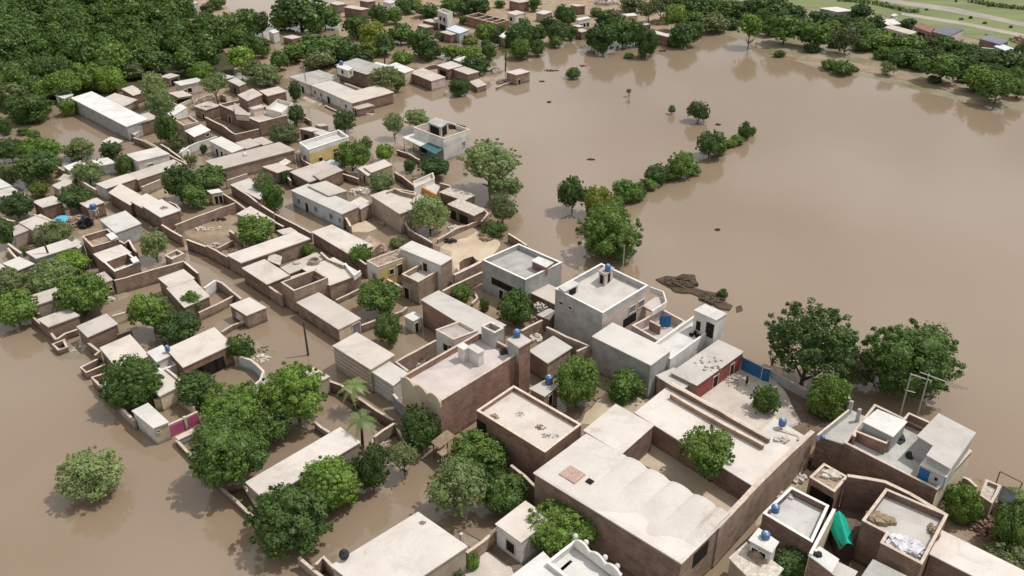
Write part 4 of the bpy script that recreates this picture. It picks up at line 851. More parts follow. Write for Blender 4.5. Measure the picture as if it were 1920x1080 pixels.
heap('brown brick rubble behind the bottom right bushes', 'B',730,670,90,30,.8,'rubble',120,z=.5,size=(.1,.3))
heap('pale stones and planks lying in the narrow alley', 'A',330,400,60,40,.6,'palerubble',50,z=.3)
heap('tan rubble at the lower end of the narrow alley', 'A',190,520,40,25,.6,'palerubble',30,z=.3)
heap('dark wooden wreckage against the shaded alley wall', 'A',420,320,50,22,.5,'darkwood',30,z=.3)

bwall('curved pale blue yard wall beside the lane, right of the shaded verandah yard', None,[448,668,470,674,482,684,494,696,488,712,470,727],2.0,'bluewash',cop='pale_edge')
bwall('pale concrete gate ledge in the flood left of the biggest light green tree', None,[331,822,352,812,366,806],1.2,'greyplaster',th=.8)
bwall('low wall of the flooded end room beside the long low cream-roofed house', None,[428,909,452,898,470,905,494,938],1.5,'brick')
c=P(646,1046,4.5); mb=MB(); mb.lathe(c,[(.25,0),(.5,.2),(.6,.5),(.5,.85),(.25,1.0),(.3,1.1)],14); tag(mb.build('water_pot','darktarp',smooth=True),'round dark clay water pot on the left edge of the big bare roof','pot')

# more low yard walls and small annexes that fill the village
for lab,z,pts,h,m in [
 ('low brown wall between the pale shed and the long windowless house','a',[1000,1030,1060,1050,1180,1110],1.6,'brick'),
 ('thin lane wall on the left of the narrow lane below the dark bluish tree','a',[1080,1050,1160,1090,1230,1140,1400,1230],1.8,'brick'),
 ('lane wall right of the narrow lane above the very long mud-roofed house','p',[10,900,90,950,200,1030,290,1100],1.8,'brick'),
 ('back wall of the flooded yard behind the dark round trees','e',[1060,440,1120,420,1200,385],2.2,'mudwall'),
 ('low wall between the dark trees and the white two-door outhouse','q',[100,470,180,500,230,560],1.4,'mudwall'),
 ('pale wall right below the very long mud-roofed house','q',[740,230,860,190,980,150],2.0,'mudwall'),
 ('narrow wall from the brick hut to the dark-walled brick house','q',[1430,180,1470,230],2.2,'brick'),
 ('brown wall under the right end of the yellow house','f',[330,180,350,240,440,290],1.6,'brick'),
 ('yard wall between the round tree and the tilted pale hut','f',[640,300,700,330,760,330],1.4,'mudwall'),
 ('pale low wall right of the white roof room with the orange front','f',[1380,410,1450,430,1500,500],1.6,'mudwall'),
 ('broken wall below the ruined house near the open water','f',[1700,600,1740,640,1690,700],1.6,'tanbrick'),
 ('wall dividing the flooded yard of the clay oven house','i',[600,250,700,200,770,165],1.0,'tanbrick'),
 ('low wall left of the dark upright tree by the outhouse','i',[790,440,860,415,920,385],1.4,'tanbrick'),
 ('mud kerb right of the broad dark green tree','i',[1040,350,1090,335,1130,300],.9,'mudwall'),
 ('low wall between the isolated cream hut and the lane','h',[1800,420,1870,400,1990,350],.9,'tanbrick'),
 ('brown wall behind the tan stepped house','s',[380,10,500,50,610,90],3.3,'brick'),
 ('dark wall stub by the debris corner near the pale green tree','s',[1450,300,1500,390,1540,440],2.4,'brick'),
 ('wall along the foot of the long grey-green walled house','s',[620,560,760,590,860,640],1.2,'mudwall'),
 ('low wall in the green strip left of the tall ruined brick house','e',[60,900,110,960,150,1000],1.4,'mudwall'),
 ('brown wall at the left edge under the dark tree','e',[0,660,60,690,110,700],1.6,'brick'),
 ('short wall below the white-roofed shed near the left edge','e',[180,500,240,545],1.5,'mudwall'),
 ('brick wall between the tall ruined house and the smooth grey-white house','s',[1330,300,1400,340,1450,300],2.2,'brick'),
 ('yard wall below the small cream hut near the orchard corner','p',[470,440,560,430,640,470],1.6,'mudwall'),
 ('pale wall behind the squat brown brick house','p',[600,380,680,340,740,360],1.8,'mudwall'),
 ('yard wall between the white row house and the very long roof','p',[800,1030,860,1000,960,985],1.2,'brick'),
 ('low wall at the right end of the big two-level brick house','p',[1500,620,1640,600,1700,640],1.3,'mudwall'),
 ('low bank wall facing the street at the long whitewashed row','b',[520,790,580,820,640,845],.5,'mudwall'),
 ('far wall behind the pink-roofed waterside house','b',[1230,520,1300,490,1360,480],1.4,'brick'),
 ('short jetty-like wall beside the last waterside house','b',[1800,655,1860,630,1920,610],.6,'mudwall'),
 ('inner garden wall left of the deep green tree','y',[1230,1010,1290,950,1260,880],1.0,'tanbrick')]:
    bwall(lab,z,pts,h,m)
for lab,z,pts,h,w_,r_ in [
 ('tiny pale annexe beside the small brick hut at the narrow lane','p',[1560,1015,1520,1000,1600,990],2.0,'whitewash','whiteroof'),
 ('small tin-roofed lean-to behind the dark-walled brick house','f',[600,290,510,265,650,260],2.4,'greyplaster','tin'),
 ('small mud hut among debris behind the brick hut','q',[1400,60,1340,30,1470,15],2.6,'mudwall','palerubble'),
 ('half-roofed mud annexe beside the pale debris by the clay oven house','v',[740,450,620,405,760,370],2.6,'tanbrick','palerubble'),
 ('low flat shed in the gap left of the long windowless house end','a',[1010,1010,960,985,1050,975],1.8,'mudwall','creamroof'),
 ('small hut right of the narrow lane with a whitish roof','e',[860,130,770,100,920,95],2.2,'mudwall','creamroof'),
 ('low room behind the lane wall at the far left clump','e',[520,410,440,385,560,370],2.0,'mudwall','creamroof'),
 ('small brick lean-to at the left end of the yellow broken-brick wing','f',[860,930,780,880,930,860],2.2,'brick','rubble'),
 ('flat shed left of the brushwood pile on the sandy yard','f',[1240,560,1190,530,1290,520],2.6,'mudwall','creamroof')]:
    house(lab,[B(z,pts,h,w_,r_)])

for lab,z,x,y,rx,ry,hz,mm,sz in [
 ('loose bricks on the roof of the squat brown brick house','p',520,480,60,12,3.0,'rubble',.2),
 ('stacked bricks on the last and largest lane house roof','e',1230,600,25,12,3.6,'rubble',.2),
 ('scattered pots on the raised parapet house roof','w',880,850,45,25,5.55,'rubble',.2),
 ('brown patch of broken tiles near the front of the raised parapet roof','w',1400,965,60,30,5.55,'rubble',.12),
 ('pale brown tile patch at the middle of the raised parapet roof','w',1175,820,60,30,5.55,'palerubble',.1),
 ('grey washed-in gravel at the lower end of the raised parapet roof','w',1500,1060,110,30,5.55,'greyroof',.1),
 ('small dark stones on the big bare roof by the bottom edge','C',60,100,30,10,4.42,'rubble',.1),
 ('clothes and buckets beside the blue-doored roof room','B',160,270,14,12,5.4,'darktarp',.25),
 ('white poles leaning in the back corner of the small roof-terrace house','A',290,540,14,22,4.3,'whitecloth',.2),
 ('boxes on the tiny bright white roof','A',480,935,20,10,5.45,'darktarp',.2),
 ('pale sticks and boards on the low slab roof between the tall grey houses','j',200,290,40,25,3.0,'palerubble',.2),
 ('oddments beside the stair tower of the pink-roofed house','x',880,720,45,25,6.3,'darktarp',.25),
 ('broken jars on the clay oven roof','v',940,440,40,14,3.5,'palerubble',.2),
 ('brick stack on the very long mud-roofed house','p',960,1030,16,9,3.25,'whiteroof',.3),
 ('small litter on the yellow house wing roof','y',420,420,60,20,6.2,'palerubble',.1),
 ('grey wood scraps on the dirt yard beside the pen wall','q',620,960,60,20,.5,'palerubble',.25),
 ('tumbled clods at the bend of the street silt','i',60,620,40,30,.1,'bankmud',.2),
 ('flood-washed rubbish at the foot of the middle waterside house','h',620,560,40,25,.0,'palerubble',.2),
 ('floating planks beside the bushy glossy tree','h',830,250,24,8,.0,'palerubble',.35),
 ('loose stones at the shore before the whitewashed row','b',480,740,60,18,.1,'palerubble',.3),
 ('row of stones below the tiny brick gatehouse','b',820,860,60,8,.0,'palerubble',.3),
 ('heap of fodder beside the half-roofed mud annexe','v',640,420,30,18,.3,'thatch',.3),
 ('dark rubbish along the lane under the sunlit brick wall','m',800,215,60,20,.0,'palerubble',.25),
 ('weed and sticks in the small flooded garden lane','m',870,280,50,20,.0,'darkwood',.25),
 ('stones around the grey gate and wall stub','i',1090,1000,30,30,.2,'greyroof',.25),
 ('dry brush at the alley foot under the tall sunlit wall','A',250,450,30,20,.2,'thatch',.25)]:
    heap(lab,z,x,y,rx,ry,.2 if sz<.25 else .35,mm,22,z=hz,size=(sz*.5,sz*1.2))
# ---------------- trees ----------------
def crown_mesh(name, seed, nlobe, nleaf, leaf, spread=0.62, lobe=(0.30,0.48), core=0.74, flat=1.0, droop=0.0):
    rnd = random.Random(seed); lobes = []
    for i in range(nlobe):
        # lobes spread over an ellipsoid, more on top
        z = rnd.uniform(-0.75, 1.0); a = i*2.399+rnd.uniform(-.4,.4); rr = math.sqrt(max(0, 1-z*z))
        k = spread*rnd.uniform(0.68, 1.08); r_ = rnd.uniform(lobe[0]*.75, lobe[1]*1.05)
        lobes.append((Vector((rr*math.cos(a)*k, rr*math.sin(a)*k, z*k*flat)), r_))
    lobes.append((Vector((0,0,0)), 0.52))
    v, f = [], []
    tot = sum(r_*r_ for _, r_ in lobes)
    for c, r_ in lobes:
        for i in range(int(nleaf*r_*r_/tot)):
            d = Vector((rnd.gauss(0,1), rnd.gauss(0,1), rnd.gauss(0,1))).normalized()
            p = c + d*r_*rnd.uniform(0.86, 1.13) ; 
            if rnd.random() < 0.07: p = c + d*r_*rnd.uniform(1.1, 1.32)
            if droop: p.z -= droop*max(0, p.to_2d().length-0.4)**2*rnd.uniform(.5,1.5)
            inside = False
            for c2, r2 in lobes:
                if c2 is not c and (p-c2).length < r2*0.80: inside = True; break
            if inside: continue
            nrm = (d*1.0 + Vector((rnd.gauss(0,1), rnd.gauss(0,1), rnd.gauss(0,1)+0.25))*0.55).normalized()
            u = nrm.orthogonal().normalized(); w_ = nrm.cross(u); an = rnd.uniform(0, 6.28)
            u, w_ = u*math.cos(an)+w_*math.sin(an), w_*math.cos(an)-u*math.sin(an)
            s = leaf*rnd.uniform(0.6, 1.35); s2 = s*rnd.uniform(0.45, 0.8); b = len(v)
            v += [tuple(p-u*s), tuple(p-w_*s2+nrm*s*0.15), tuple(p+u*s), tuple(p+w_*s2+nrm*s*0.15)]
            f.append((b, b+1, b+2, b+3))
    nspr = int(nlobe*2.6)
    for i in range(nspr):      # sprigs that break the outline
        z = rnd.uniform(-0.5, 1.0); a = rnd.uniform(0, 6.28); rr = math.sqrt(max(0, 1-z*z)); k = rnd.uniform(.84, 1.03)
        c = Vector((rr*math.cos(a)*k, rr*math.sin(a)*k, z*k*flat)); r_ = rnd.uniform(.05,.10)
        for j in range(int(nleaf*0.0045)+5):
            d = Vector((rnd.gauss(0,1), rnd.gauss(0,1), rnd.gauss(0,1))).normalized(); p = c+d*r_*rnd.random()**.4
            nrm = (d+c.normalized()+Vector((rnd.gauss(0,1), rnd.gauss(0,1), rnd.gauss(0,1)))*.6).normalized(); u = nrm.orthogonal().normalized(); w_ = nrm.cross(u)
            s = leaf*rnd.uniform(.6,1.2); b = len(v); v += [tuple(p-u*s), tuple(p-w_*s*.6), tuple(p+u*s), tuple(p+w_*s*.6)]; f.append((b,b+1,b+2,b+3))
    me = bpy.data.meshes.new(name)
    # dark inner twigs and leaves: rough solid cores under the leaf shell
    bm = bmesh.new()
    for c, r_ in lobes:
        ret = bmesh.ops.create_icosphere(bm, subdivisions=2, radius=r_*core)
        for vv in ret['verts']:
            q = vv.co*(1+0.22*noise.noise(vv.co*5+c*7)); vv.co = q+c
    bm.verts.index_update(); b = len(v)
    v += [tuple(x.co) for x in bm.verts]; f += [tuple(b+x.index for x in fc.verts) for fc in bm.faces]; bm.free()
    me.from_pydata(v, [], f); me.materials.append(M['leaf_dark']); me.update(); return me
CR = {
 'big':  [crown_mesh('crown_big', 11+i, 34, 15000, 0.036, lobe=(0.24,0.38), spread=.68) for i in range(3)],
 'mid':  [crown_mesh('crown_mid', 31+i, 22, 7500, 0.052, lobe=(.26,.44)) for i in range(5)],
 'far':  [crown_mesh('crown_far', 51+i, 13, 2200, 0.092, lobe=(.3,.48)) for i in range(6)],
 'feather': [crown_mesh('crown_feather', 71+i, 28, 10000, 0.037, lobe=(0.2,0.36), spread=.72, core=0.6) for i in range(3)],
 'loose': [crown_mesh('crown_loose', 91+i, 15, 3200, 0.06, lobe=(0.18,0.3), spread=.8, core=0.35) for i in range(2)],
 'spire': [crown_mesh('crown_spire', 101+i, 18, 3500, 0.065, lobe=(.26,.4), spread=.66) for i in range(2)],
}
def trunk_mesh(name, seed):
    rnd = random.Random(seed); mb = MB(); p = Vector((0,0,-0.6)); r_ = 0.075
    pts = [p]; 
    for i in range(4): p = p+Vector((rnd.uniform(-.05,.05), rnd.uniform(-.05,.05), 0.36)); pts.append(p)
    for i in range(4): mb.tube(pts[i], pts[i+1], r_*(1-.14*i), r_*(1-.14*(i+1)), 8)
    for i in range(6):
        a = i*1.05+rnd.random(); b0 = pts[2]+(pts[4]-pts[2])*rnd.uniform(0,.9); e1 = b0+Vector((math.cos(a)*.3, math.sin(a)*.3, rnd.uniform(.12,.3))); e2 = e1+Vector((math.cos(a+.4)*.22, math.sin(a+.4)*.22, rnd.uniform(.05,.25)))
        mb.tube(b0, e1, .035, .022, 6); mb.tube(e1, e2, .022, .008, 6)
    me = bpy.data.meshes.new(name); me.from_pydata([tuple(x) for x in mb.v], [], mb.f); me.materials.append(M['bark']); me.update(); return me
TR = [trunk_mesh('trunk_shape', 200+i) for i in range(4)]
trnd = random.Random(77)
def put_tree(c, r_, rz, trunk, leafm, crown, label, group=None, name='tree', cat='tree', z0=0.0):
    root = empty(name, Vector((c.x, c.y, z0))); tag(root, label, cat, group)
    zc = trunk + rz*0.92
    o = bpy.data.objects.new('crown', trnd.choice(CR[crown])); col.objects.link(o); o.parent = root; o.location = (0, 0, zc)
    o.scale = (r_*trnd.uniform(.95,1.05), r_*trnd.uniform(.92,1.05), rz); o.rotation_euler = (0, 0, trnd.uniform(0, 6.28))
    o.material_slots[0].link = 'OBJECT'; o.material_slots[0].material = M[leafm]
    t_ = bpy.data.objects.new('trunk', trnd.choice(TR)); col.objects.link(t_); t_.parent = root; t_.scale = (r_*0.8, r_*0.8, zc*0.85); t_.rotation_euler = (0, 0, trnd.uniform(0, 6.28))
    return root
def tree(zone, cx, cy, w_, h_, leafm, label, crown='mid', trunk=0.5, group=None, name='tree', cat='tree', z0=0.0):
    s = ZN[zone][2]; x, y = px(zone, cx, cy); W_, H_ = w_/s, h_/s
    zc = 4.0
    for _ in range(4):
        k = ppm(x, y, zc); r_ = W_/2/k*1.0*(1.12 if 'lake' in label and w_ < 60 else 1)
        th = math.atan2(-(P(x,y,zc)-cam.location).z, (P(x,y,zc)-cam.location).to_2d().length)
        hh = H_/2/k*(1.1 if 'lake' in label and w_ < 60 else 1); t_ = hh*hh-(r_*math.sin(th))**2
        rz = math.sqrt(max(t_, 0))/math.cos(th); rz = min(max(rz, r_*0.62), r_*(1.9 if crown in ('spire','mid','big','feather') else 1.15)); tk = trunk*r_; zc = z0+tk+rz*0.92
    p = P(x, y, zc)
    return put_tree(p, r_, rz, tk, leafm, crown, label, group, name, cat, z0)
LD,LG,LL,LE,LO,LY = 'leaf_dark','leaf_green','leaf_light','leaf_grey','leaf_olive','leaf_yellow'
for a in [
 (None,168,888,112,92,LE,'lone feathery grey-green tree standing in open flood at the bottom left','feather',.1),
 (None,248,718,100,98,LG,'big round green tree at the flood edge behind the white box gate room','big',.1),
 (None,372,728,84,64,LD,'dark green tree right of the striped pale roof','mid',.2),
 (None,440,765,128,95,LL,'wide yellow-green tree, highest of the big clump right of the magenta wall','big',.3),
 (None,552,735,132,112,LL,'bright tall tree at the lane, rightmost of the big clump','big',.3),
 (None,426,848,142,128,LG,'biggest green tree at the front of the big clump, shading the open flood','big',.3),
 (None,505,795,80,70,LD,'darker green tree filling the middle of the big clump','mid',.3),
 (None,450,654,52,54,LD,'small dark tree at the right end of the three verandah openings','mid',.1),
 (None,283,588,78,76,LL,'bright yellow-green tree in the flooded yard above the large pale-roofed house','mid',.2),
 (None,331,613,80,56,LD,'flat dark green tree right of the bright yellow-green yard tree','mid',.2),
 (None,358,566,38,42,LL,'small bright green tree in front of the brick and cream house by the lane','mid',.3),
 (None,152,553,84,80,LG,'bushy glossy green tree standing before the very long low house','mid',.1),
 (None,28,575,70,64,LG,'green tree at the left picture edge, lower of two','mid',.1),
 (None,12,528,56,50,LO,'olive green tree at the left picture edge, upper of two','mid',.1),
 (None,98,520,88,44,LE,'wide pale feathery bush behind the very long low house','feather',.0),
 (None,135,491,62,36,LL,'low bright green bush by the foot of the leaning utility pole','mid',.0),
 (None,545,975,150,135,LD,'very dense dark bushy tree nearest the bottom edge on the left','big',.0),
 (None,620,905,115,100,LL,'vivid light green tree in front of the long low cream-roofed house','big',.1),
 (None,697,877,62,90,LD,'dark upright tree below the tall date palm','mid',.1),
 (None,660,892,46,66,LO,'olive reed-like bush between the vivid light tree and the dark upright tree','feather',.0),
 (None,785,803,80,92,LD,'shadowed dark grey-green tree at the corner of the scalloped cream front','feather',.1),
 (None,757,855,60,50,LO,'thin bare-stemmed sapling leaning over the shaded flood water','loose',.9),
 (None,895,845,106,76,LG,'rich green tree beside the thatched shelter and the tall brick wall','mid',.2),
 (None,858,912,120,112,LE,'big frosty grey-green tree over the flooded garden, bottom centre','feather',.3),
 (None,947,922,84,78,LG,'green tree right of the frosty grey-green tree','mid',.2),
 (None,920,890,50,44,LD,'dark bluish tree behind the frosty grey-green tree','mid',.3),
 (None,1052,990,130,96,LG,'broad green tree between the white bottom house and the huge hall','big',.2),
 (None,1082,715,86,96,LG,'tall round green tree beside the deep blue water tank','big',.2),
 (None,1173,728,76,68,LG,'round spiky green tree at the foot of the grey box house','mid',.1),
 (None,712,555,86,66,LG,'broad dark green tree in the flooded yard of the clay oven house','mid',.3),
 (None,728,616,54,66,LD,'dark upright tree beside the tiny white outhouse','mid',.1),
 (None,726,579,20,24,LL,'little bright green treetop poking up behind the dark upright yard tree','mid',.6),
 (None,966,576,72,74,LG,'deep green tree in the dry garden between the tall grey houses','mid',.2),
 (None,868,548,40,36,LG,'small green garden tree beside the long tan wall','mid',.1),
 (None,908,573,22,34,LG,'slim young tree in the dry garden','spire',.0),
 (None,677,481,44,50,LL,'vivid green tree against the long brick wall of the second lane','mid',.2),
 (None,575,466,26,26,LG,'tiny green tree at the end of the long mud-roofed lane house','mid',.2),
 (None,479,432,70,58,LG,'dark ball-shaped tree in the dirt yard beside the cream-roofed hut','mid',.1),
 (None,495,345,40,48,LE,'pale feathery top of the twin-crowned tree by the second lane','feather',.3),
 (None,511,368,42,52,LG,'darker lower crown by the second lane, beside the pale feathery top','mid',.3),
 (None,537,332,22,28,LD,'small dark tree between the twin-crowned tree and the brick hut','mid',.1),
 (None,335,342,56,68,LD,'tall dark tree, left one of the dark pair by the lane court','mid',.1),
 (None,388,333,72,48,LD,'wide dark tree, right one of the dark pair by the lane court','mid',.1),
 (None,365,370,52,44,LG,'lighter round bush in front of the dark pair by the lane court','mid',.0),
 (None,288,457,50,56,LE,'pale grey-green tree at the lane corner left of the brown walls','feather',.3),
 (None,747,454,32,18,LO,'low dark round shrub at the end of the flooded yard','mid',.0),
 (None,805,399,76,70,LE,'fluffy light green tree in front of the pale stone-walled house','feather',.3),
 (None,716,340,48,38,LE,'grey-green bush behind the small tilted hut','feather',.0),
 (None,812,313,62,46,LD,'dark green tree below the two-storey white house','mid',.1),
 (None,768,310,24,26,LD,'small dark tree at the corner of the flooded forecourt','mid',.1),
 (None,722,285,34,36,LL,'light green tree on the mud beside the two-storey white house','mid',.1),
 (None,659,292,62,58,LG,'round green tree in front of the right end of the yellow house','mid',.2),
 (None,685,269,28,28,LE,'grey-green tree behind the round tree at the yellow house','feather',.1),
 (None,918,302,112,84,LE,'huge grey-green tree on the water side of the two-storey white house','feather',.5),
 (None,946,350,66,52,LE,'middle grey-green tree of the column at the water edge','feather',.4),
 (None,943,390,58,60,LO,'lower olive tree of the column at the water edge, with long trunks','feather',.5),
 (None,925,430,50,34,LD,'dark low bush at the foot of the waterside tree column','mid',.0),
 (None,645,227,43,42,LD,'round dark tree standing in flood at the end of the open street','mid',.1),
 (None,738,231,38,40,LE,'grey-green tree with bare trunk standing in flood left of the white house','feather',.6),
 (None,780,221,52,30,LE,'flat-topped pale green tree behind the two-storey white house','feather',.4),
 (None,554,215,38,36,LD,'bluish dark tree at the right end of the big two-level brick house','mid',.2),
 (None,533,250,56,38,LO,'dull green bush below the big two-level brick house','feather',.0),
 (None,553,171,22,44,LD,'tall narrow dark tree at the left end of the whitewashed row','spire',.1),
 (None,289,165,50,56,LE,'topmost of the tall grey-green trees beside the orchard hut','feather',.4),
 (None,300,195,56,46,LE,'middle one of the tall grey-green trees beside the orchard hut','feather',.3),
 (None,313,240,40,62,LD,'dark bluish lower tree below the tall grey-green pair','mid',.1),
 (None,333,268,34,30,LO,'small grey bush at the top of the narrow lane','feather',.0),
 (None,207,149,50,46,LL,'vivid bright green tree at the orchard front behind the long windowless house','mid',.1),
 (None,116,166,36,22,LE,'rounded grey-green tree above the white pavilion at the orchard edge','feather',.6),
 (None,127,200,33,28,LL,'small bright green tree below the green-domed shrine','mid',.1),
 (None,404,157,50,40,LE,'open spreading tree with bare forked trunk among the pale yard walls','loose',.9),
 (None,376,133,50,26,LL,'bright low tree at the orchard corner behind the pale pink house','mid',.0),
 (None,53,200,80,54,LD,'dark dome-shaped tree standing forward of the orchard at the left','mid',.0),
 (None,5,237,26,30,LD,'dark round tree at the left picture edge beside the orchard flood pool','mid',.0),
 (None,43,246,20,10,LG,'lone small shrub in the orchard flood pool','far',.0),
 (None,63,253,22,18,LG,'small tuft of leaves at the near edge of the orchard flood pool','far',.0),
 (None,18,280,42,38,LD,'dark tree at the far left below the orchard flood pool','mid',.1),
 (None,68,281,66,44,LL,'brightest green tree of the far left clump','mid',.3),
 (None,100,277,20,18,LO,'small olive tree at the right of the far left clump','far',.2),
 (None,70,315,76,56,LD,'large dark tree at the front of the far left clump','mid',.1),
 (None,14,325,32,40,LO,'olive tree at the left edge below the far left clump','mid',.1),
 (None,75,354,34,28,LY,'yellow-green small tree below the far left clump','mid',.1),
 (None,146,280,52,38,LO,'grey-green spreading tree at the corner of the orchard flood pool','feather',.0),
 (None,166,321,56,44,LE,'rounded light green tree in the bend of the flooded lane','feather',.1),
 (None,207,282,40,34,LD,'dark green tree left of the house with bright white end wall','mid',.1),
 (None,232,308,34,34,LD,'dark small tree touching the house with bright white end wall','mid',.0),
 (None,141,371,54,48,LD,'dark ball-shaped tree between the two brown brick cube houses','mid',.1),
 (None,30,384,50,48,LD,'dark tree in front of the left edge roofs','mid',.1),
 (None,9,437,38,48,LD,'dark tree at the left edge beside the tan stepped house','mid',.1),
 (None,99,438,66,38,LO,'grey-green bush in front of the tan stepped house','feather',.0),
 (None,46,470,16,18,LO,'small dry bush left of the grey-green walled house','mid',.0),
 (None,382,280,14,20,LD,'small round tree in the white-walled yard','mid',.1),
 (None,355,300,30,22,LY,'yellowish shrub by the narrow lane above the dark round trees','loose',.1),
 (None,1520,640,164,148,LD,'very large dark sparse-leaved tree rising over the blue compound gate','loose2',.35),
 (None,1600,690,80,66,LO,'lower olive crown between the two very large lakeside trees','feather',.2),
 (None,1710,672,168,136,LG,'very large rounded tree standing in the lake behind the twin poles','big',.15),
 (None,1552,745,78,92,LG,'glossy dark green tree in the shaded back yard','mid',.0),
 (None,1435,752,54,60,LG,'small green tree at the edge of the paved yard','mid',.1),
 (None,1355,550,20,20,LD,'tiny round bush on the brown mud bank','far',.0),
 (None,1325,843,98,92,LG,'round green tree growing in the deep court of the huge hall','mid',1.25),
 (None,1806,946,60,72,LG,'dense green tree right of the tall brick house','mid',.0),
 (None,1484,1058,76,54,LD,'dark green tree at the bottom edge beside the tiny bright white roof','mid',.2),
 (None,1900,990,70,90,LG,'green tree at the right picture edge near the ruined mud room','mid',.0),
 (None,1890,1045,80,40,LO,'low olive scrub below the right edge tree','feather',.0),
 (None,1905,935,50,30,LE,'pale grey-green bush at the right edge beside the ruined mud room','feather',.0),
 (None,885,1052,30,36,LG,'potted green shrub in the paved front yard','mid',.0),
 (None,848,1075,50,24,LO,'spiky olive shrub at the bottom edge against the big bare roof','feather',.0),
 (None,1072,363,50,62,LD,'upright dark tree standing in the lake, at the left start of the tree line','mid',.2),
 (None,1122,372,46,50,LY,'yellow-green tree beside the upright dark lake tree','mid',.3),
 (None,1108,390,20,26,LD,'thin low tree between the two left lake trees','mid',.0),
 (None,1132,406,74,52,LG,'upper green crown resting on the largest lake tree clump','big',.3),
 (None,1142,438,124,104,LG,'largest tree clump in the lake beside the tall pink and grey house','big',.0),
 (None,1176,358,50,40,LG,'rounded green bush in the lake line, next right of the yellow-green tree','mid',.0),
 (None,1150,380,40,30,LG,'low bush wedged between the yellow-green tree and the largest lake clump','mid',.0),
 (None,1192,362,36,26,LD,'low dark bush filling the lake line before its smallest bush','far',.0),
 (None,1218,345,30,20,LG,'low green bush right of the smallest bush in the lake line','far',.0),
 (None,1255,326,34,24,LD,'low dark bush touching the triple-topped lake tree on its left','far',.0),
 (None,1300,318,26,20,LG,'low green bush under the right side of the triple-topped lake tree','far',.0),
 (None,1348,280,28,18,LG,'low green tuft against the rounded dark lake tree','far',.0),
 (None,1372,268,20,14,LG,'tiny green tuft in the last part of the lake hedge','far',.0),
 (None,1205,349,24,24,LD,'smallest dark bush in the middle of the lake tree line','far',.0),
 (None,1233,327,42,38,LD,'dark bush in the lake line, left of the triple-topped tree','mid',.0),
 (None,1278,309,54,46,LG,'triple-topped green tree in the middle of the lake line','mid',.0),
 (None,1333,271,50,50,LD,'rounded dark tree near the far end of the lake line','mid',.0),
 (None,1362,270,22,14,LG,'low green tuft right of the rounded dark lake tree','far',.0),
 (None,1383,262,24,16,LG,'low green hedge piece before the end of the lake line','far',.0),
 (None,1396,246,22,32,LD,'upright tree at the far end of the lake line','mid',.0),
 (None,1411,246,14,22,LG,'last small tree at the far end of the lake line','far',.0),
 (None,1310,210,38,36,LD,'free-standing spreading tree in the upper middle of the lake','mid',.0),
 (None,1260,205,13,18,LO,'small pointed tree alone in the lake, left of the free-standing one','far',.2),
 (None,1179,171,10,9,LO,'tiny twiggy treetop on a bare stem far out in the lake','loose',1.0),
 (None,1075,137,32,20,LG,'bushy green islet tree near the village point','mid',.0),
 (None,1178,104,18,12,LG,'low shrub in the water at the foot of the cone-shaped trees','far',.0),
 (None,862,162,42,34,LD,'round dark waterside tree in front of the low flooded hut','mid',.0),
 (None,722,146,62,44,LO,'grey-green tree spreading over the large dark brown hall','feather',.3),
 (None,745,153,30,34,LG,'light green tree at the right of the spreading hall tree','mid',.2),
 (None,497,140,60,24,LE,'loose grey-green scrub behind the big two-level brick house','feather',.0),
]:
    a = list(a); cr = a[7]
    if cr == 'loose2': a[7] = 'sparse'
    if 'sparse' not in CR: CR['sparse'] = [crown_mesh('crown_sparse', 131, 46, 9000, 0.036, lobe=(0.12,0.24), spread=.80, core=0.45)]
    bush = any(w_ in a[6] for w_ in ('bush','shrub','scrub','tuft','hedge'))
    tree(a[0],a[1],a[2],a[3],a[4],a[5],a[6],a[7],a[8],name='bush' if bush else 'tree',cat='bush' if bush else 'tree',group='separate trees and bushes of the village and lake')

# far belts: each its own tree, told apart only by belt
def belt(zone, rows, label, group):
    for r_ in rows:
        cx, cy, w_, h_ = r_[:4]; lm = r_[4] if len(r_) > 4 else LD; cr = r_[5] if len(r_) > 5 else 'far'; tk = r_[6] if len(r_) > 6 else .0
        tree(zone, cx, cy, w_*1.24, h_*1.16, lm, label, cr, tk, group)
belt('b', [(320,80,330,190),(210,150,170,110,LG),(430,170,140,130),(40,180,120,150),(40,360,110,170),(240,30,140,100),(520,130,200,140),(300,400,150,130,LG),(330,380,110,90,LL),(170,450,110,140),(430,330,200,140),(560,370,240,170),(690,400,180,150),(480,440,200,130,LO),(760,210,170,150),(880,260,180,190,LY),(960,330,130,160),(1080,250,180,130),(1230,330,150,200),(1290,370,130,170),(860,360,150,110,LY),(830,420,120,90,LO),(1090,430,130,90,LG),(1350,380,80,120,LO),(730,160,90,80)],
     'green tree in the crowded grove between the orchard and the far village', 'trees of the middle grove')
belt('a', [(1200,40,150,130),(1290,90,110,110,LO),(1100,30,140,110),(1350,110,120,80,LO),(1540,150,110,80),(1720,200,200,170),(1850,170,180,170),(1760,270,140,120,LG),(1650,280,150,120,LL),(1880,330,130,150),(1800,430,160,150,LL,'far',.3),(1900,520,150,110,LO,'feather',.3),(1560,60,90,60,LO),(1420,90,90,70,LO),(1480,290,90,80),(1620,20,110,80)],
     'tree between the orchard edge and the far huts', 'trees right of the orchard')
belt('b', [(1460,390,120,90,LG),(1610,400,150,90,LG),(1750,390,90,180),(1720,240,130,130,LG),(1600,310,100,80,LY),(1830,210,80,60),(1790,280,80,110),(1650,490,180,110),(930,110,130,140),(1040,120,90,120,LG),(1130,40,130,110),(1290,80,140,90),(1450,50,120,110),(1640,40,200,110),(1560,20,140,80),(1830,30,70,50,LG),(1200,25,80,70,LY),(1250,250,100,60),(1380,270,80,60,LO),(1560,150,80,60),(1730,340,80,90),(1680,20,120,90)],
     'dark tree among the scattered far village houses', 'trees among the far village houses')
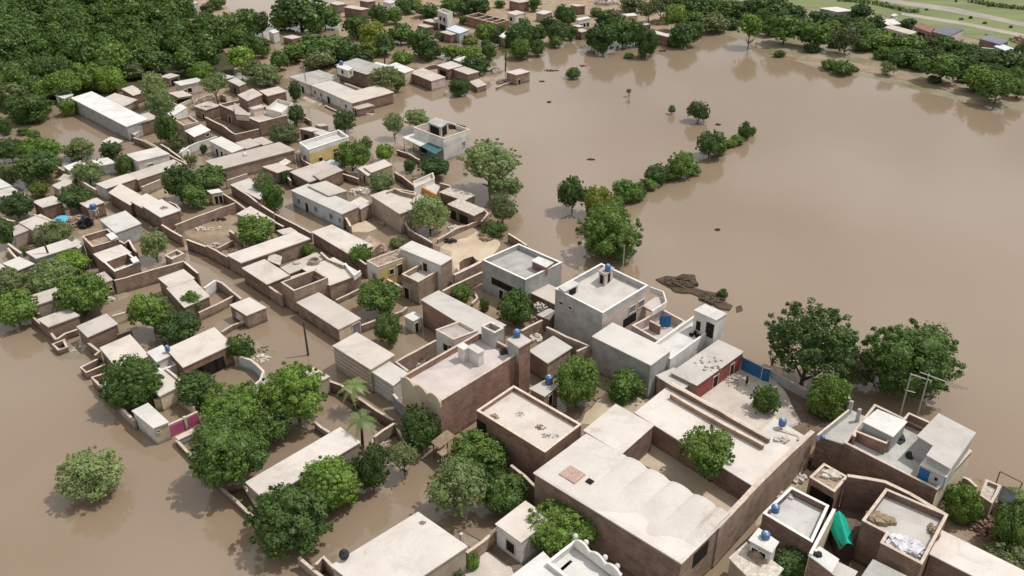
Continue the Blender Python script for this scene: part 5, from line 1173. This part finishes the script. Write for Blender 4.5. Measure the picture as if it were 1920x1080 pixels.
belt('c', [(80,210,120,120),(40,280,160,150),(70,370,150,130,LG),(190,360,90,130),(270,190,100,140),(350,250,130,150),(440,250,80,180),(390,100,120,110),(430,130,90,110),(170,30,80,150),(60,130,90,70),(200,250,90,110),(150,260,120,110),(690,290,190,190),(600,290,100,130),(830,240,180,190),(930,250,130,160),(1010,320,130,200,LD,'spire'),(1045,330,80,170,LG,'spire'),(690,150,110,110),(750,120,130,90,LO),(630,90,80,60,LO),(1205,310,66,100),(1290,260,170,160),(1260,290,110,110,LG),(330,310,90,80,LG)],
     'lakeside tree in the thick row before the far village', 'lakeside trees of the far village')
belt('c', [(1030,70,140,130,LO,'loose',.8),(1120,40,130,120,LO,'loose',.7),(900,30,160,90,LO),(1230,120,160,140,LG,'far',.4),(1350,150,140,110,LG),(1380,220,110,100),(1500,170,170,130,LO),(1380,60,200,130),(1560,60,200,110),(1660,180,100,80),(1790,200,160,150,LG,'far',.7),(1880,150,120,160),(1850,60,200,120),(1480,40,160,110),(1300,30,140,110),(1700,80,140,110),(1200,30,110,90)],
     'tree of the dense wood at the far corner of the lake', 'trees at the far corner of the lake')
belt('d', [(100,120,130,100),(260,180,120,90),(480,210,120,100,LG),(330,360,90,70),(640,250,110,100),(760,260,120,90),(880,400,130,90,LG),(1000,450,140,80),(1130,470,150,90),(1260,420,120,90),(1450,440,130,100),(1560,440,140,110),(1700,540,130,100),(1800,600,120,100),(1860,500,130,120),(1560,650,90,70),(1000,250,90,60),(60,60,200,120),(120,210,190,170,LG,'far',.28),(10,200,110,160),(200,100,140,100),(370,250,180,160,LG,'far',.28),(290,260,110,130,LG,'far',.28),(400,130,130,90),(590,290,150,160,LO,'far',.28),(700,100,140,110),(560,180,160,110),(680,200,150,110),(800,180,130,110),(830,300,190,130,LG),(700,340,120,90),(1060,350,210,140,LG),(960,340,120,110),(1050,430,180,110),(1050,180,90,70),(1230,340,160,110),(1330,330,130,90),(1440,370,130,110),(1530,390,110,90),(1400,430,120,80),(1180,410,120,90),(1320,500,220,140,LG,'far',.28),(1500,480,140,110),(1600,580,190,150,LG,'far',.28),(1720,650,200,160,LG,'far',.28),(1700,440,160,110),(1800,480,220,150),(1640,480,140,110),(1900,420,120,160),(1880,660,110,110,LG,'far',.28),(1250,600,80,50),(1850,560,120,110),(1480,570,90,90),(1760,560,120,90),(230,200,110,100),(480,270,90,90,LO),(500,330,70,60,LO)],
     'tree on the long bank along the far right shore of the lake', 'trees on the far right bank')
belt('d', [(900,510,90,80,LO,'loose',.3),(470,485,100,60,LG,'far',0),(560,505,130,50,LD,'far',0),(640,520,60,30,LO,'far',0),(90,400,70,40,LO,'far',0)],
     'ragged bush at the waterline of the far right bank', 'waterline bushes of the far right bank')
belt('d', [(1190,75,22,20),(1450,145,24,22),(1520,135,22,24),(1625,175,24,22),(1820,205,24,22),(890,25,24,20),(750,8,18,22),(1410,10,18,22),(1660,40,24,30),(1635,265,22,14)],
     'tiny dark bush standing alone on the far green fields', 'lone bushes on the far fields')
# hedges on the fields
for i,(lab,pts) in enumerate([('dark hedge line across the far green fields, left one',[530,10,640,16,780,30,960,70,1040,92,1130,96]),('dark hedge line at the top right corner of the far fields',[1500,15,1640,38,1760,58,1900,72,1990,86])]):
    q=[P(*px('d',pts[j],pts[j+1]),.5) for j in range(0,len(pts),2)]; mb=MB(); rn=random.Random(i)
    for a,b in zip(q,q[1:]):
        for j in range(int((b-a).length*14)):
            c=a+(b-a)*rn.random()+Vector((rn.gauss(0,.5),rn.gauss(0,.5),rn.uniform(0,1.3))); s=rn.uniform(.25,.6); u=Vector((rn.gauss(0,1),rn.gauss(0,1),rn.gauss(0,1))).normalized(); w_=u.orthogonal().normalized(); k=len(mb.v)
            mb.v+=[tuple(c-u*s),tuple(c-w_*s),tuple(c+u*s),tuple(c+w_*s)]; mb.f.append((k,k+1,k+2,k+3))
    tag(mb.build('hedge','leaf_dark'),lab,'hedge')

# orchard: rows of crowns filling the top left
poly = [(-40,212),(60,222),(100,208),(170,176),(205,168),(250,163),(330,150),(420,140),(437,118),(415,85),(372,60),(345,30),(300,-5),(-60,-5)]
def inpoly(x, y):
    c = False; n = len(poly)
    for i in range(n):
        x1,y1 = poly[i]; x2,y2 = poly[(i+1)%n]
        if (y1 > y) != (y2 > y) and x < (x2-x1)*(y-y1)/(y2-y1)+x1: c = not c
    return c
ornd = random.Random(9); cnt = 0; A_ = Vector((-.73,.68,0)); B_ = Vector((.683,.73,0)); o0 = P(100, 205, 0)
cand = []
for i in range(-40, 60):
    for j in range(-40, 60):
        p = o0 + A_*i*7.4 + B_*j*7.4 + Vector((ornd.uniform(-2.9,2.9), ornd.uniform(-2.9,2.9), 0))
        d = p - cam.location; xc = d.x; zc = d.y*CT - d.z*ST; yc = d.y*ST + d.z*CT
        if zc <= 0: continue
        X = 960+FPX*xc/zc; Y = 540-FPX*yc/zc
        if inpoly(X, Y): cand.append((Y, p))
cand.sort(key=lambda q: -q[0])
ntree = sum(1 for o in bpy.data.objects if o.parent is None and o.name.split('.')[0] == 'tree')
rest = MB()
for k, (Y, p) in enumerate(cand):
    rr = ornd.choice([3.4,4.2,4.8,5.4])*ornd.uniform(.92,1.08); rz = rr*ornd.uniform(.72,1.05); tk = ornd.uniform(.2,1.7); lm = ornd.choice([LD,LG,LG,LO] if k % 4 == 0 else [LD,LG])
    if k < 298-ntree:
        put_tree(p, rr, rz, tk, lm, ornd.choice(['far','far','far','mid']), 'broad dark green crown in the dense orchard filling the top left', 'trees of the dense orchard'); cnt += 1
    else:
        me = ornd.choice(CR['far']); a_ = ornd.uniform(0,6.28); ca, sa = math.cos(a_)*rr, math.sin(a_)*rr; b_ = len(rest.v)
        rest.v += [(p.x+v.co.x*ca-v.co.y*sa, p.y+v.co.x*sa+v.co.y*ca, tk+rz*.92+v.co.z*rz) for v in me.vertices]
        rest.f += [tuple(b_+i for i in f.vertices) for f in me.polygons]
if rest.v: tag(rest.build('orchard_crowns', M[LG]), 'farthest crowns of the dense orchard, merging into one green mass at the top edge', 'orchard', None, 'stuff')
print('orchard', cnt, len(cand))

# ---------------- palms ----------------
def palm(label, zone, bx, by, h, nf=26, fl=2.6, m=LE):
    c = P(*px(zone, bx, by), 0); root = empty('palm_tree', c); tag(root, label, 'palm tree')
    mb = MB(); rn = random.Random(int(bx)); last = Vector((c.x, c.y, -.6)); top = Vector((c.x+.2, c.y, h))
    for i in range(6): q = Vector((c.x+.2*(i+1)/6, c.y, -.6+(h+.6)*(i+1)/6)); mb.tube(last, q, .24-.015*i, .22-.015*i, 8); last = q
    mb.build('trunk', 'bark', root)
    mb = MB()
    for k in range(nf):
        a = k*2.399; el = rn.uniform(-.3, 1.2); L_ = fl*rn.uniform(.8,1.1); pr = None; d2 = Vector((math.cos(a), math.sin(a), 0)); sd_ = Vector((-math.sin(a), math.cos(a), 0))
        for s_ in range(9):
            t_ = s_/8; p = top + d2*L_*t_*math.cos(el*.6) + Vector((0,0,L_*(math.sin(el)*t_*.8 - .75*t_*t_)))
            if pr is not None:
                wd_ = .55*math.sin(math.pi*min(1,t_*.9+.12))+.08
                for sg in (-1,1):
                    for q_ in (0,.5):
                        b = len(mb.v); pp = pr+(p-pr)*q_
                        tip = pp+sd_*sg*wd_+d2*.22-Vector((0,0,.16*wd_+.08)); mb.v += [tuple(pp), tuple(pp+(p-pr)*.34), tuple(tip)]; mb.f.append((b,b+1,b+2))
            pr = p
    mb.build('fronds', m, root)
    return root
palm('tall date palm with a silvery crown by the sunlit brick wall', 'm', 697, 250, 5.2)
palm('grey-green date palm in the lane below the pale lane house', 'i', 740, 1085, 4.6)
palm('far palm in front of the middle grove beside the large dark brown hall', 'b', 965, 490, 5.2, 22, 2.8, LO)
palm('far palm growing near the collapsed grey hut by the lake', 'b', 1870, 530, 6.0, 22, 2.8, LD)

# ---------------- poles ----------------
def pole(label, zone, bx, by, h, z0=0, lean=(0,0), r_=.14, arm=True, m='bark'):
    c = P(*px(zone, bx, by), z0); root = empty('utility_pole', c); tag(root, label, 'utility pole')
    t_ = Vector((c.x+lean[0], c.y+lean[1], z0+h)); mb = MB(); mb.tube((c.x,c.y,z0-1), t_, r_, r_*.7, 8); mb.build('pole', m, root)
    if arm:
        mb = MB(); mb.tube(t_+Vector((-.6,0,-.3)), t_+Vector((.6,.1,-.3)), .05, .05, 6); mb.build('crossarm', 'wood', root)
    return t_
pole('bent wooden pole standing alone in the flooded lane junction', None, 578, 666, 6.2, lean=(-.05,0), r_=.2, arm=False)
pole('dark leaning utility pole before the grey-green walled house', None, 103, 505, 7.4, lean=(-.9,.2), r_=.22, arm=False)
t1 = pole('left one of two thin poles at the end of the whitewashed row', 'b', 385, 700, 7.5, r_=.12, m='concrete')
t2 = pole('right one of two thin poles at the end of the whitewashed row', 'b', 395, 690, 8.0, lean=(-1.2,.5), r_=.12, m='concrete')
pole('thin bare stem standing far out in the open lake', 'c', 876, 765, 3.0, r_=.08, arm=False)
pole('pale mast on the shore behind the roof corner with the blue tank', 'g', 830, 1075, 5.0, z0=3, r_=.12, arm=False, m='concrete')
pole('pale slanting pole behind the brown hall in the top village', 'c', 545, 60, 9, r_=.14, arm=False, m='concrete') if False else None
def hframe():
    a = P(1683, 795, 0); b = P(1715, 797, 0); root = empty('utility_pole', (a+b)/2); tag(root, 'twin-legged steel pole frame with cross bars beside the lake-edge house', 'utility pole')
    for p in (a, b): mb = MB(); mb.tube((p.x,p.y,-1), (p.x,p.y,8.6), .13, .1, 8); mb.build('pole', 'concrete', root)
    d = (b-a).normalized(); mb = MB(); mb.tube(a+Vector((0,0,8.5)), b+d*.6+Vector((0,0,7.6)), .08, .08, 6); mb.build('crossbar', 'concrete', root)
    mb = MB(); mb.tube(b-d*1.2+Vector((0,0,8.9)), b+d*2.2+Vector((0,-.4,7.9)), .08, .08, 6); mb.build('crossbar', 'concrete', root)
    mb = MB(); mb.tube(a+Vector((-.3,0,5.9)), a+d*1.2+Vector((0,0,5.5)), .07, .07, 6); mb.build('crossbar', 'concrete', root)
    for k in range(3):
        mb = MB(); s_ = b+d*(.3+k*.7)+Vector((0,0,8.0)); e_ = s_+Vector((3.4,-1.0,-1.0))
        mb.tube(s_, e_, .025, .025, 5); mb.build('wire', 'dark', root)
hframe()
# frame of poles at the lake edge on the right
def frame():
    pts=[P(*px('B',775,375),2.4),P(*px('B',925,450),2.4),P(*px('B',770,470),0)]; root=empty('pole_frame',pts[0]*1); root.location.z=0; tag(root,'bare wooden pole frame standing in the water beside the ruined mud room','pole frame')
    a,b=pts[0],pts[1]; mb=MB(); mb.tube(a,b,.08,.08,6); mb.build('rail','wood',root)
    for p in (a,b): mb=MB(); mb.tube((p.x,p.y,-1),p,.09,.08,6); mb.build('post','wood',root)
frame()
# ---------------- tarps, gates, cloth ----------------
def teal():
    a = P(1572,958,4.6); b = P(1592,1018,3.7); d = (b-a).normalized(); sd_ = Vector((-d.y,d.x,0)); mb = MB(); rn = random.Random(3); nu, nv = 22, 14; L_ = (b-a).length
    for i in range(nu+1):
        for j in range(nv+1):
            u = i/nu; v_ = j/nv*2-1; w_ = 1.05+.12*math.sin(u*5); z = (a.z+(b.z-a.z)*u) - 1.1*abs(v_)**1.5 + .03*rn.uniform(-1,1)+.05*math.sin(v_*9+u*4)
            p = a+(b-a)*u+sd_*v_*w_; mb.v.append((p.x,p.y,z))
    for i in range(nu):
        for j in range(nv): k=i*(nv+1)+j; mb.f.append((k,k+1,k+nv+2,k+nv+1))
    b0=len(mb.v)
    root = empty('tarpaulin', Vector((a.x,a.y,0))); tag(root, 'bright teal green tarpaulin draped over a long load in the shaded yard', 'tarpaulin')
    mb.build('sheet','tealtarp',root,smooth=True)
    mb = MB(); mb.box(((a.x+b.x)/2,(a.y+b.y)/2),(d.x,d.y),L_*.46,.75,.7,3.2); mb.build('covered_load','darkwood',root)
teal()
def tarp(label, zone, pts, z, m, name='tarpaulin'):
    q=[P(*px(zone,pts[i],pts[i+1]),z) for i in range(0,len(pts),2)]; q=[Vector((p.x,p.y,0)) for p in q]; c=sum(q,Vector())/len(q)
    root=empty(name,c); tag(root,label,'tarpaulin'); mb=MB(); rn=random.Random(1); n=len(q); 
    mb.v.append((c.x,c.y,z+.4)); ring=[]
    for i in range(n):
        for t_ in (0,.5): p=q[i]+(q[(i+1)%n]-q[i])*t_; ring.append((p.x+rn.uniform(-.15,.15),p.y+rn.uniform(-.15,.15),z+rn.uniform(-.15,.1)))
    mb.v+=ring; k=len(ring)
    for i in range(k): mb.f.append((0,1+i,1+(i+1)%k))
    mb.build('sheet',m,root,smooth=True)
    for p in q[:4]: mb=MB(); mb.tube((p.x,p.y,-1),(p.x,p.y,z),.06,.06,6); mb.build('post','wood',root)
tarp('light blue tarpaulin stretched over the rubble yard', 'e', [400,695,425,660,490,650,510,670,490,700,430,712], 2.4, 'skytarp')
def bgate(label, pts, z0=.8, h=3.2):
    q=[P(*px('z',pts[i],pts[i+1]),h) for i in range(0,4,2)]; q=[Vector((p.x,p.y,0)) for p in q]; d=(q[1]-q[0]).normalized(); n=Vector((-d.y,d.x,0)); root=empty('yard_gate',q[0]); tag(root,label,'gate','blue gate panels of the paved yard')
    mb=MB(); mb.poly_prism([q[0]-n*.05,q[1]-n*.05,q[1]+n*.05,q[0]+n*.05],z0,h,True,True); mb.build('panel','bluepaint',root)
    mb=MB(); mb.poly_prism([q[0]-n*.12,q[1]-n*.12,q[1]+n*.12,q[0]+n*.12],h,h+.12,True,True); mb.build('top_rail','pale_edge',root)
    for k in range(1,6): c=q[0]+(q[1]-q[0])*k/6; mb=MB(); mb.box((c.x-n.x*.07,c.y-n.y*.07),(d.x,d.y),.04,.03,z0,h-.02); mb.build('rib','bluepaint',root)
bgate('wide blue painted gate panel next to the red-walled house',[192,175,415,285])
bgate('narrow blue painted gate panel under the very large dark tree',[425,295,512,318])
bwall('grey lake-side yard wall running under the very large dark tree', 'z',[520,330,640,400,800,480,950,560,1100,640],2.2,'greyplaster')
bwall('pale kerb wall around the corner of the shaded back yard', 'z',[1330,520,1370,560,1400,640,1390,700],2.0,'greyplaster')
for i,(x,y) in enumerate([(1422,680),(1512,770)]):
    c=P(*px('z',x,y),7.5); mb=MB(); mb.box((c.x,c.y),(.7,.7),.2,.2,4.5,7.6); o=mb.build('concrete_post','concrete'); tag(o,['pale upright concrete post left of','pale upright concrete post right of'][i]+' the grey terrace corner','post')
c=P(*px('C',408,200),2.2); mb=MB(); mb.box((c.x,c.y),(.7,.7),.18,.18,-1,2.3); tag(mb.build('gate_post','pinkplaster'),'square pale gate post in the flooded corner beside the big bare roof','post')
# blue sheet in pink court
q=P(*px('j',1145,455),3.0); mb=MB()
for i in range(9):
    for j in range(9): mb.v.append((q.x-.9+i*.22, q.y+.1*math.sin(i*1.9), 3.0+j*.27))
for i in range(8):
    for j in range(8): k=i*9+j; mb.f.append((k,k+1,k+10,k+9))
o=mb.build('hanging_sheet','bluepaint'); sm=o.modifiers.new('thickness','SOLIDIFY'); sm.thickness=.05; tag(o,'blue sheet hanging inside the pink-walled courtyard','sheet')
# scrolled parapet on cream front of pink-roofed house
def scroll(p0,p1,z,amp,nb,mname,label,th=.28):
    a=P(*p0,z); b=P(*p1,z); a.z=b.z=0; d=(b-a).normalized(); n=Vector((-d.y,d.x,0)); mb=MB(); N=60
    for i in range(N+1):
        u=i/N; t_=u*nb; h_=z-.5+amp*abs(math.sin(math.pi*t_))**.6; p=a+(b-a)*u
        for s_,zz in ((-1,z-1.2),(1,z-1.2),(1,h_),(-1,h_)): q_=p+n*s_*th/2; mb.v.append((q_.x,q_.y,zz))
    for i in range(N):
        o=i*4
        for s_ in range(4): t2_=(s_+1)%4; mb.f.append((o+s_,o+4+s_,o+4+t2_,o+t2_))
    mb.f.append((0,1,2,3)); o=N*4; mb.f.append((o+3,o+2,o+1,o))
    ob=mb.build('ornamental_parapet',mname); tag(ob,label,'parapet')
scroll((826,750),(752,706),7.9,.9,3,'cream','row of scalloped cream arches along the roof front of the large pink-roofed house')
scroll((1078,1009),(1165,1075),5.7,.75,3,'whitewash','white scrolled parapet curving along the bottom edge house')
# people
def person(label, zone, x, y, z0, shirt, trousers='darkwood', face=0.0, h=1.68):
    c=P(*px(zone,x,y),z0); root=empty('person',c); root.rotation_euler.z=face; tag(root,label,'person')
    k=h/1.7
    J={'pel':(0,0,.95),'che':(0,.0,1.25),'nek':(0,0,1.45),'hd':(0,.01,1.52),'ls':(-.18,0,1.40),'le':(-.25,.02,1.12),'lw':(-.24,.12,.88),'rs':(.18,0,1.40),'re':(.25,.02,1.12),'rw':(.24,.12,.88),
       'lh':(-.09,0,.9),'lk':(-.1,.03,.5),'la':(-.11,-.02,.08),'lt':(-.12,.14,.03),'rh':(.09,0,.9),'rk':(.1,.06,.5),'ra':(.11,.0,.08),'rt':(.12,.16,.03)}
    names=list(J); ed=[('pel','che'),('che','nek'),('nek','hd'),('che','ls'),('ls','le'),('le','lw'),('che','rs'),('rs','re'),('re','rw'),('pel','lh'),('lh','lk'),('lk','la'),('la','lt'),('pel','rh'),('rh','rk'),('rk','ra'),('ra','rt')]
    rad={'pel':.14,'che':.15,'nek':.055,'hd':.06,'ls':.06,'le':.045,'lw':.032,'rs':.06,'re':.045,'rw':.032,'lh':.09,'lk':.06,'la':.04,'lt':.03,'rh':.09,'rk':.06,'ra':.04,'rt':.03}
    me=bpy.data.meshes.new('person_body'); me.from_pydata([tuple(v*k for v in J[n_]) for n_ in names],[(names.index(a),names.index(b)) for a,b in ed],[])
    o=bpy.data.objects.new('body',me); col.objects.link(o); o.parent=root
    sk=o.modifiers.new('skin','SKIN'); 
    for i,n_ in enumerate(names): me.skin_vertices[0].data[i].radius=(rad[n_]*k,)*2
    me.skin_vertices[0].data[0].use_root=True
    o.modifiers.new('sub','SUBSURF').levels=1; me.materials.append(M['skin'])
    mb=MB(); mb.lathe((c.x,c.y,c.z),[(.22*k,.55*k),(.2*k,.9*k),(.2*k,1.15*k),(.21*k,1.38*k),(.12*k,1.46*k),(.07*k,1.47*k)],12); mb.build('shirt',shirt,root,smooth=True)
    mb=MB(); mb.lathe((c.x,c.y,c.z),[(.05*k,1.46*k),(.085*k,1.52*k),(.1*k,1.6*k),(.09*k,1.68*k),(.04*k,1.73*k),(.01,1.74*k)],12); mb.build('head','skin',root,smooth=True)
    mb=MB(); mb.lathe((c.x,c.y-.015,c.z),[(.103*k,1.63*k),(.1*k,1.7*k),(.05*k,1.76*k),(.01,1.765*k)],12); mb.build('hair','dark',root,smooth=True)
# floating wrack bank
land('mud_bank','j',[1090,95,1150,65,1230,75,1290,55,1360,60,1370,95,1320,130,1400,165,1500,190,1560,240,1640,290,1640,320,1560,310,1470,255,1400,215,1340,195,1270,195,1210,185,1190,150,1140,125],.22,'wrack',rag=.5,soft=.4)
land('mud_islet','j',[1680,300,1710,290,1730,325,1700,335],.12,'wrack',rag=.4,soft=.3)
rn=random.Random(4)
heap('brown driftwood and weeds lodged on the mud bank in the lake','j',1270,120,110,50,.25,'wrack',120,z=.15,size=(.15,.5),name='driftwood',cat='driftwood')
heap('brown driftwood strewn along the tail of the mud bank','j',1500,240,90,40,.2,'wrack',80,z=.15,size=(.15,.5),name='driftwood',cat='driftwood')
for i,(zz,x,y,rx,ry,lab) in enumerate([('c',290,530,55,14,'thin line of floating debris off the village point'),('c',525,495,25,10,'floating twigs near the channel between the lakeside trees'),('c',225,612,18,4,'short dark floating strip below the village point'),('c',280,768,9,4,'tiny floating log in the upper lake'),('g',588,238,20,3,'thin floating log in the left part of the lake'),('c',1128,385,30,12,'floating twigs below the red-brown waterside house'),('c',1545,936,14,4,'small floating stick near the free-standing lake tree'),('g',1545,765,22,3,'faint floating stick in the open middle of the lake'),('h',600,610,60,30,'white litter floating between the ruined walls'),('i',40,690,60,35,'drift of weeds and litter in the lane junction')]):
    heap(lab,zz,x,y,rx,ry,.08,'palerubble' if 'white' in lab or 'litter' in lab else 'darkwood',22,z=-.02,size=(.1,.35),name='floating_debris',cat='floating debris')
heap('small junk along the foot of the pinkish wall in the dirt yard','q',560,670,200,30,.3,'darkwood',34,z=.45,size=(.1,.3))
heap('pale feed trough stones in the dirt yard','q',480,780,120,25,.3,'palerubble',26,z=.45,size=(.12,.35))
heap('yellow sacks in the middle of the dirt yard','q',670,775,22,12,.4,'creamroof',6,z=.45,size=(.2,.4),name='sack_pile',cat='sacks')
heap('white pots and stones along the flooded yard wall by the lane court','q',400,520,60,18,.3,'whitecloth',14,z=0.1,size=(.12,.3))
heap('broken mud walls and stones behind the white and pale blue row house','f',780,480,80,40,.7,'palerubble',60,z=.1)
heap('brick rubble beside the yellow house wing','y',200,400,70,60,.8,'rubble',90,z=.2)
heap('driftwood and mud piled in the corner below the silt spit','f',950,720,50,20,.3,'rubble',30,z=.1)
heap('stones along the bank behind the sandy yard','y',1030,170,80,25,.5,'palerubble',40,z=.5)
heap('broken stones on the stained pale roof beside the blue tank tower','x',1230,560,70,50,.25,'palerubble',40,z=3.7,size=(.1,.28))
heap('brown rubble flecks along the red-walled house roof','j',1480,730,110,60,.12,'rubble',26,z=3.95,size=(.08,.25))
heap('litter of stones on the paved yard floor','j',1650,850,60,50,.15,'palerubble',30,z=1.05,size=(.08,.2))
heap('two dark chairs on the long white roof terrace','j',1375,515,45,14,.5,'dark',8,z=4.05,size=(.2,.35),name='chair_pair',cat='chairs',stuff=False)
person('person in red clothes standing by the narrow blue gate panel under the very large tree','z',520,290,1.0,'redcloth')
person('person in dark clothes working on the paved yard before the blue gates','z',235,500,1.0,'darkwood',face=1.0)
person('person in dark red clothes beside the door of the red-walled house','j',1510,900,1.0,'redcloth',face=2.0)
